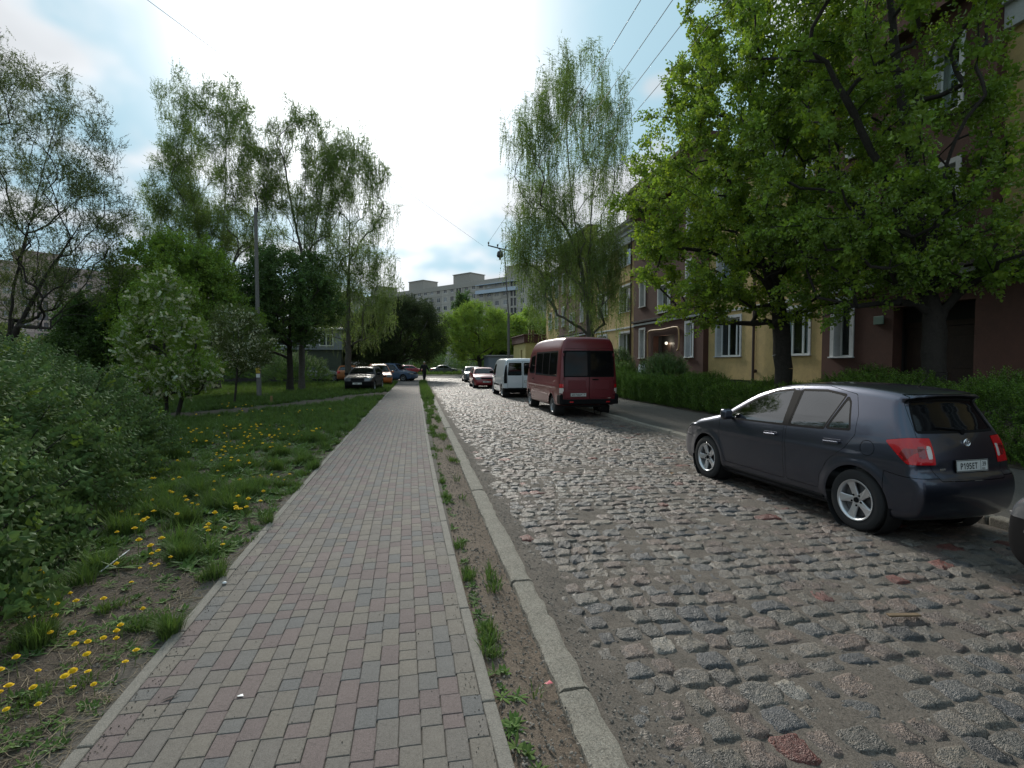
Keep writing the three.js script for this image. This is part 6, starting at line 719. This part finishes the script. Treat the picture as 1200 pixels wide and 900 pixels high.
plainCar({ name: 'parked_car', label: 'orange car with a yellow roof behind the black estate', at: [-3.1, 0.1, -42.6], turn: -Math.PI / 2 + 0.15, L: 4.3, H: 1.55, wagon: true, paint: paint([0.42, 0.11, 0.02], { metalness: 0, clearcoat: 0.3 }), panelsExtra: 1, extra: (g, f) => part('roof_panel', merge([rbox(0.6, 2.3, 1.545, 1.575, -0.5, 0.5, 0.012, 2)]), paint([0.6, 0.38, 0.04], { metalness: 0 }), g) });
plainCar({ name: 'parked_car', label: 'orange and white car beyond the trunk of the weeping birch', at: [-6.0, 0.1, -47.5], turn: Math.PI / 2, L: 4.1, paint: paint([0.4, 0.14, 0.05], { metalness: 0, clearcoat: 0.3 }) });
plainCar({ name: 'parked_car', label: 'pale car seen dimly at the left behind the leaves', at: [-10.2, 0.1, -50], turn: -0.2, L: 4.1, paint: paint([0.25, 0.26, 0.27], { metalness: 0.3 }) });
plainCar({ name: 'parked_car', label: 'blue car with bright windscreen nosing out under the dark tree', at: [-3.9, 0.1, -50.5], turn: -0.45, L: 4.25, H: 1.6, paint: paint([0.05, 0.09, 0.17], { metalness: 0, clearcoat: 0.6 }) });
plainCar({ name: 'parked_car', label: 'small red car far behind the walker', at: [-2.9, 0.0, -75.5], turn: 0.15, L: 4.1, paint: paint([0.3, 0.012, 0.03], { metalness: 0 }) });
plainCar({ name: 'parked_car', label: 'grey car far off beside the small red car', at: [1.9, 0.0, -78.5], turn: 0.1, L: 4.2, sedan: true, paint: paint([0.1, 0.11, 0.12]) });
plainCar({ name: 'parked_car', label: 'black car whose front bumper shows at the right edge', at: [5.14, 0, 0.87], turn: Math.PI / 2, L: 4.25, cell: 0.04, paint: paint([0.012, 0.012, 0.013], { metalness: 0.2, clearcoat: 0.5 }), bumperMat: mTrimBlk, bumperY: 0.7, extra: (g, f) => part('bumper_strip', merge([0.5, 0.6].map((y) => rbox(-0.16, 0.16, y, y + 0.03, 0, 0.02, 0.005, 1).rotateY(-0.4).translate(3.98, 0, f.onSide(3.98, y, -1) - 0.002))), std([0.07, 0.07, 0.075], 0.5), g) });
// ---------------------------------------------------------------- poles, wires, small things, the walker
const mPole = std([0.2, 0.2, 0.195], 0.9, { map: T.concrete }), mPoleDark = std([0.05, 0.052, 0.055], 0.6), mWire = std([0.02, 0.02, 0.022], 0.7), mWood = std([0.3, 0.2, 0.09], 0.9, { map: T.bark }), mWhite = std([0.7, 0.71, 0.72], 0.5);
{
  const p = thing('lamp_post', 'tall grey concrete post with a yellow notice on the left lawn', 'lamp post', [-7.42, 0.05, -27.0]);
  part('pole', merge([new THREE.CylinderGeometry(0.075, 0.11, 9, 14).translate(0, 4.5, 0).applyMatrix4(new THREE.Matrix4().makeShear(0.012, 0, 0, 0, 0, 0))]), mPole, p);
  part('bracket', merge([tube([[0.1, 8.8, 0], [0.1, 9.3, 0.1], [0.15, 9.5, 0.7]], 0.03, 6, 10)]), mPoleDark, p); part('notice', merge([rbox(-0.1, 0.1, 1.2, 1.46, 0.105, 0.112, 0.003, 1)]), std([0.5, 0.36, 0.04], 0.6), p); part('notice', merge([rbox(-0.085, 0.085, 1.0, 1.17, 0.108, 0.114, 0.003, 1)]), mWhite, p);
  part('band', merge([cyl(0.113, 0.113, 0.02, 14).translate(0, 1.3, 0)]), mPoleDark, p);
  const q = thing('utility_pole', 'slim pole with a crossbar of insulators and a hanging lamp past the white van', 'utility pole', [6.55, 0.08, -37.8]);
  part('pole', merge([new THREE.CylinderGeometry(0.085, 0.11, 5.2, 12).translate(0, 2.6, 0), rod([0, 5.15, 0], [-0.33, 9.85, 0], 0.05, 0.035, 8)]), mPole, q);
  part('crossbar', merge([rod([-1.5, 10.0, 0.1], [0.45, 9.64, -0.1], 0.045, 0.045, 6), rod([-0.33, 9.6, 0], [-0.95, 9.92, 0.05], 0.02)]), mPoleDark, q);
  for (const t of [0.02, 0.36, 0.66, 0.98]) part('insulator', new THREE.LatheGeometry([[0.02, 0], [0.02, 0.06], [0.06, 0.08], [0.06, 0.12], [0.04, 0.13], [0.065, 0.16], [0.05, 0.22], [0, 0.24]].map((a) => new THREE.Vector2(...a)), 12).translate(lerp(-1.5, 0.45, t), lerp(10.0, 9.64, t) + 0.03, lerp(0.1, -0.1, t)), mPoleDark, q);
  part('lamp_housing', merge([new THREE.LatheGeometry([[0.03, 0], [0.05, -0.1], [0.2, -0.18], [0.24, -0.45], [0.2, -0.55], [0.08, -0.6], [0.07, -0.72], [0, -0.76]].map((a) => new THREE.Vector2(...a)), 16).translate(-0.62, 9.78, 0)]), mPoleDark, q);
  part('street_lamp_head', merge([rod([0, 4.95, 0], [0.2, 5.15, 0.35], 0.025), rbox(0.1, 0.3, 5.1, 5.2, 0.3, 0.75, 0.04, 2)]), mPole, q);
  const wire = (label, a, b, sag, r = 0.009) => { const P = []; for (let i = 0; i <= 24; i++) { const t = i / 24; P.push([lerp(a[0], b[0], t) - a[0], lerp(a[1], b[1], t) - sag * 4 * t * (1 - t) - a[1], lerp(a[2], b[2], t) - a[2]]); } const o = tag(new THREE.Mesh(tube(P, r, 5, 48), mWire), label, 'wire'); o.name = numbered('overhead_wire'); o.position.set(...a); o.castShadow = o.receiveShadow = true; scene.add(o); };
  wire('leftmost of the overhead wires running down to the crossbar', [5.05, 10.25, -37.7], [5.0, 10.3, 5], 0.4); wire('second overhead wire from the left running to the crossbar', [5.75, 10.12, -37.75], [5.6, 10.3, 5], 0.45);
  wire('third overhead wire, grazing the edge of the big tree', [6.3, 10.02, -37.8], [6.25, 10.3, 5], 0.4); wire('rightmost overhead wire, mostly behind the leaves of the big tree', [6.95, 9.9, -37.9], [6.85, 10.3, 5], 0.4);
  wire('thin single wire crossing the sky at the upper left', [4.75, 10.1, -38], [-10.16, 10.0, -3.84], 0.12, 0.0065);
}
{ // small things lying about
  const one = (name, label, cat, geo, mat, p, turn = 0) => { const o = tag(new THREE.Mesh(geo, mat), label, cat); o.name = numbered(name); o.position.set(...p); o.rotation.y = turn; o.castShadow = o.receiveShadow = true; scene.add(o); return o; };
  one('white_stick', 'thin white stick lying in the grass beside the leafy shrub', 'stick', merge([rod([-0.01, 0.05, 0.17], [0.02, 0.09, -0.15], 0.006, 0.005, 7), rod([0.02, 0.09, -0.15], [0.022, 0.095, -0.19], 0.003, 0.003, 6)]), mWhite, [-2.4, 0.09, -4.68]);
  one('dry_twig', 'forked dry twig lying on the bare earth', 'twig', merge([tube([[-0.25, 0.01, 0], [-0.05, 0.03, 0.03], [0.22, 0.02, -0.03]], 0.005, 5, 10), tube([[0, 0.03, 0.03], [0.1, 0.05, 0.1], [0.16, 0.03, 0.16]], 0.003, 4, 6)]), bkDark, [-2.2, 0.11, -6.6], 0.5);
  one('pebble', 'white pebble at the left edge of the brick path', 'pebble', new THREE.IcosahedronGeometry(0.017, 2).scale(1, 0.6, 0.8), mWhite, [-1.42, 0.112, -4.2]);
  one('dark_feather', 'small dark feather lying on the brick path', 'feather', (() => { const g = mesh([-0.05, 0.002, 0, -0.01, 0.006, 0.009, 0.05, 0.003, 0, -0.01, 0.005, -0.008, -0.01, 0.01, 0], [0, 1, 4, 1, 2, 4, 2, 3, 4, 3, 0, 4]); return boxUV(plain(g)); })(), std([0.015, 0.014, 0.014], 0.8), [-1.2, 0.103, -2.8], 0.6);
  one('paper_scrap', 'tiny white scrap of paper on the brick path', 'scrap', boxUV(plain(mesh([-0.014, 0.002, -0.008, 0.012, 0.004, -0.01, 0.015, 0.002, 0.009, -0.01, 0.006, 0.008, 0, 0.009, 0], [0, 4, 1, 1, 4, 2, 2, 4, 3, 3, 4, 0]))), mWhite, [-0.87, 0.103, -2.75], 0.3);
  one('pink_wrapper', 'small pink wrapper on the earth beside the kerb', 'wrapper', boxUV(plain(mesh([-0.02, 0.002, -0.012, 0.018, 0.006, -0.014, 0.021, 0.003, 0.012, -0.016, 0.008, 0.011, 0, 0.016, 0], [0, 4, 1, 1, 4, 2, 2, 4, 3, 3, 4, 0]))), std([0.6, 0.13, 0.16], 0.6), [0.66, 0.09, -2.6], 0.4);
  one('wood_chip', 'flat brown splinter of wood on the cobbles', 'splinter', rbox(-0.11, 0.11, 0, 0.012, -0.02, 0.02, 0.004, 1), std([0.17, 0.115, 0.065], 0.9, { map: T.bark }), [3.24, 0.035, -3.0], -0.15);
  one('dry_leaf', 'curled brown leaf on the cobbles before the hatchback', 'leaf', boxUV(plain(mesh([-0.06, 0, 0, 0, 0.02, 0.035, 0.07, 0.01, 0, 0, 0.025, -0.035, 0, 0.006, 0], [0, 1, 4, 1, 2, 4, 2, 3, 4, 3, 0, 4]))), std([0.16, 0.09, 0.04], 0.9, { side: THREE.DoubleSide }), [3.87, 0.035, -7.55], 0.8);
  const st = thing('wooden_stake', 'short pale wooden stake in the grass right of the concrete post', 'stake', [-5.75, 0.08, -22.6]); part('post', rbox(-0.045, 0.045, -0.05, 0.34, -0.03, 0.03, 0.008, 1), mWood, st);
  const b = thing('white_board', 'white board leaning among the bushes by the entrance', 'board', [11.1, 0.12, -25.3], -0.9); const f = part('panel', rbox(-0.2, 0.2, 0, 1.6, -0.015, 0.015, 0.008, 1).applyMatrix4(new THREE.Matrix4().makeRotationX(-0.22)), mWhite, b); part('marking', merge([[-0.02, 1.25, 0.2], [0.02, 1.1, 0.16], [-0.03, 0.95, 0.22], [0, 0.8, 0.14]].map(([x, y, w]) => box(x - w / 2, x + w / 2, y, y + 0.05, 0.0152, 0.017)).concat([])).applyMatrix4(new THREE.Matrix4().makeRotationX(-0.22)), mDark, f);
}
{ // the walker: one continuous figure, dark clothes, mid-stride
  const J = { hip: [0, 0.93, 0], chest: [0, 1.32, 0.02], neck: [0, 1.48, 0.03], head: [0, 1.62, 0.05], sl: [-0.19, 1.41, 0.01], sr: [0.19, 1.41, 0.01], el: [-0.3, 1.15, -0.07], er: [0.31, 1.15, 0.03], wl: [-0.33, 0.92, 0.05], wr: [0.38, 0.93, 0.14], hl: [-0.09, 0.9, 0], hr: [0.09, 0.9, 0], kl: [-0.1, 0.5, 0.12], kr: [0.09, 0.49, -0.03], al: [-0.1, 0.08, 0.2], ar: [0.09, 0.12, -0.28], tl: [-0.11, 0.04, 0.36], tr: [0.1, 0.04, -0.16] };
  const cap = (a, b, r0, r1) => { const A = J[a] || a, B = J[b] || b, d = [B[0] - A[0], B[1] - A[1], B[2] - A[2]], L2 = d[0] ** 2 + d[1] ** 2 + d[2] ** 2; return (x, y, z) => { const t = clamp(((x - A[0]) * d[0] + (y - A[1]) * d[1] + (z - A[2]) * d[2]) / L2, 0, 1); return Math.hypot(x - A[0] - d[0] * t, y - A[1] - d[1] * t, z - A[2] - d[2] * t) - lerp(r0, r1, t); }; };
  const uni = (list, k) => (x, y, z) => { let d = 9; for (const f of list) d = smin(d, f(x, y, z), k); return d; };
  const whole = uni([cap('hip', 'chest', 0.15, 0.17), cap([-0.1, 1.36, 0.01], [0.1, 1.36, 0.01], 0.12, 0.12), cap('chest', 'neck', 0.12, 0.06), cap('neck', [0, 1.56, 0.04], 0.055, 0.055), cap('sl', 'el', 0.072, 0.055), cap('el', 'wl', 0.055, 0.038), cap('sr', 'er', 0.072, 0.055), cap('er', 'wr', 0.055, 0.038), cap('hl', 'kl', 0.1, 0.07), cap('kl', 'al', 0.07, 0.05), cap('hr', 'kr', 0.1, 0.07), cap('kr', 'ar', 0.07, 0.05), cap('al', 'tl', 0.05, 0.04), cap('ar', 'tr', 0.05, 0.04)], 0.05);
  const head = uni([(x, y, z) => Math.hypot(x / 0.078, (y - 1.64) / 0.115, (z - 0.05) / 0.095) * 0.09 - 0.09, cap([0, 1.6, 0.13], [0, 1.635, 0.15], 0.014, 0.01), cap([0, 1.555, 0.08], [0, 1.56, 0.12], 0.04, 0.03), cap([-0.08, 1.62, 0.04], [-0.082, 1.65, 0.04], 0.016, 0.018), cap([0.08, 1.62, 0.04], [0.082, 1.65, 0.04], 0.016, 0.018)], 0.018);
  const hand = (w, s) => { const [x, y, z] = J[w], f = [cap([x, y, z], [x, y - 0.09, z + 0.02], 0.028, 0.032)]; for (let i = 0; i < 4; i++) { const a = z - 0.02 + i * 0.02, l = [0.07, 0.08, 0.075, 0.055][i]; f.push(cap([x, y - 0.1, a + 0.02], [x - s * 0.012, y - 0.1 - l * 0.6, a + 0.022], 0.009, 0.009), cap([x - s * 0.012, y - 0.1 - l * 0.6, a + 0.022], [x - s * 0.035, y - 0.1 - l, a + 0.026], 0.009, 0.0075)); } f.push(cap([x, y - 0.03, z + 0.035], [x - s * 0.01, y - 0.09, z + 0.062], 0.012, 0.01)); return uni(f, 0.008); };
  const g = thing('person', 'person in dark clothes with a pale cap walking where the brick path ends', 'person', [0.64, 0.1, -46.4], 0.25);
  const all = surfaceNet(whole, [-0.6, 0, -0.5], [0.6, 1.62, 0.55], 0.022), coat = cut(all, (x, y, z) => Math.max(0.84 - y, y - 1.5)), add = (M) => { const [x, y, z] = [M.p, M.n, M.i]; return geoOf(M); };
  const legs = cut(coat[1], (x, y, z) => y - 0.9); part('coat', geoOf(shift(coat[0], 0.012)), std([0.012, 0.012, 0.015], 0.9), g); const shoes = cut(legs[0], (x, y, z) => y - 0.09);
  part('trousers', geoOf(shoes[1]), std([0.014, 0.014, 0.018], 0.9), g); part('shoe', geoOf(shoes[0]), std([0.01, 0.01, 0.01], 0.5), g);
  const H = surfaceNet(head, [-0.13, 1.48, -0.08], [0.13, 1.78, 0.2], 0.009), hc = cut(H, (x, y, z) => 1.665 + 0.25 * (0.05 - z) * 0 - y + Math.max(0, z - 0.02) * 0.15), skin = std([0.36, 0.2, 0.14], 0.6);
  part('cap', merge([geoOf(shift(hc[0], 0.008)), rbox(-0.06, 0.06, 1.672, 1.682, 0.12, 0.2, 0.004, 1)]), std([0.45, 0.43, 0.4], 0.9), g);
  part('body', mergeGeometries([geoOf(hc[1]), geoOf(legs[1]), geoOf(surfaceNet(hand('wl', -1), [-0.42, 0.7, -0.02], [-0.26, 0.97, 0.17], 0.008)), geoOf(surfaceNet(hand('wr', 1), [0.3, 0.7, 0.06], [0.46, 0.98, 0.26], 0.008))].map((q) => plain(q))), skin, g);
  for (const s of [-1, 1]) part('eye', new THREE.SphereGeometry(0.009, 8, 6).translate(s * 0.031, 1.645, 0.134), std([0.03, 0.02, 0.015], 0.3), g);
}
renderer.render(scene, camera);
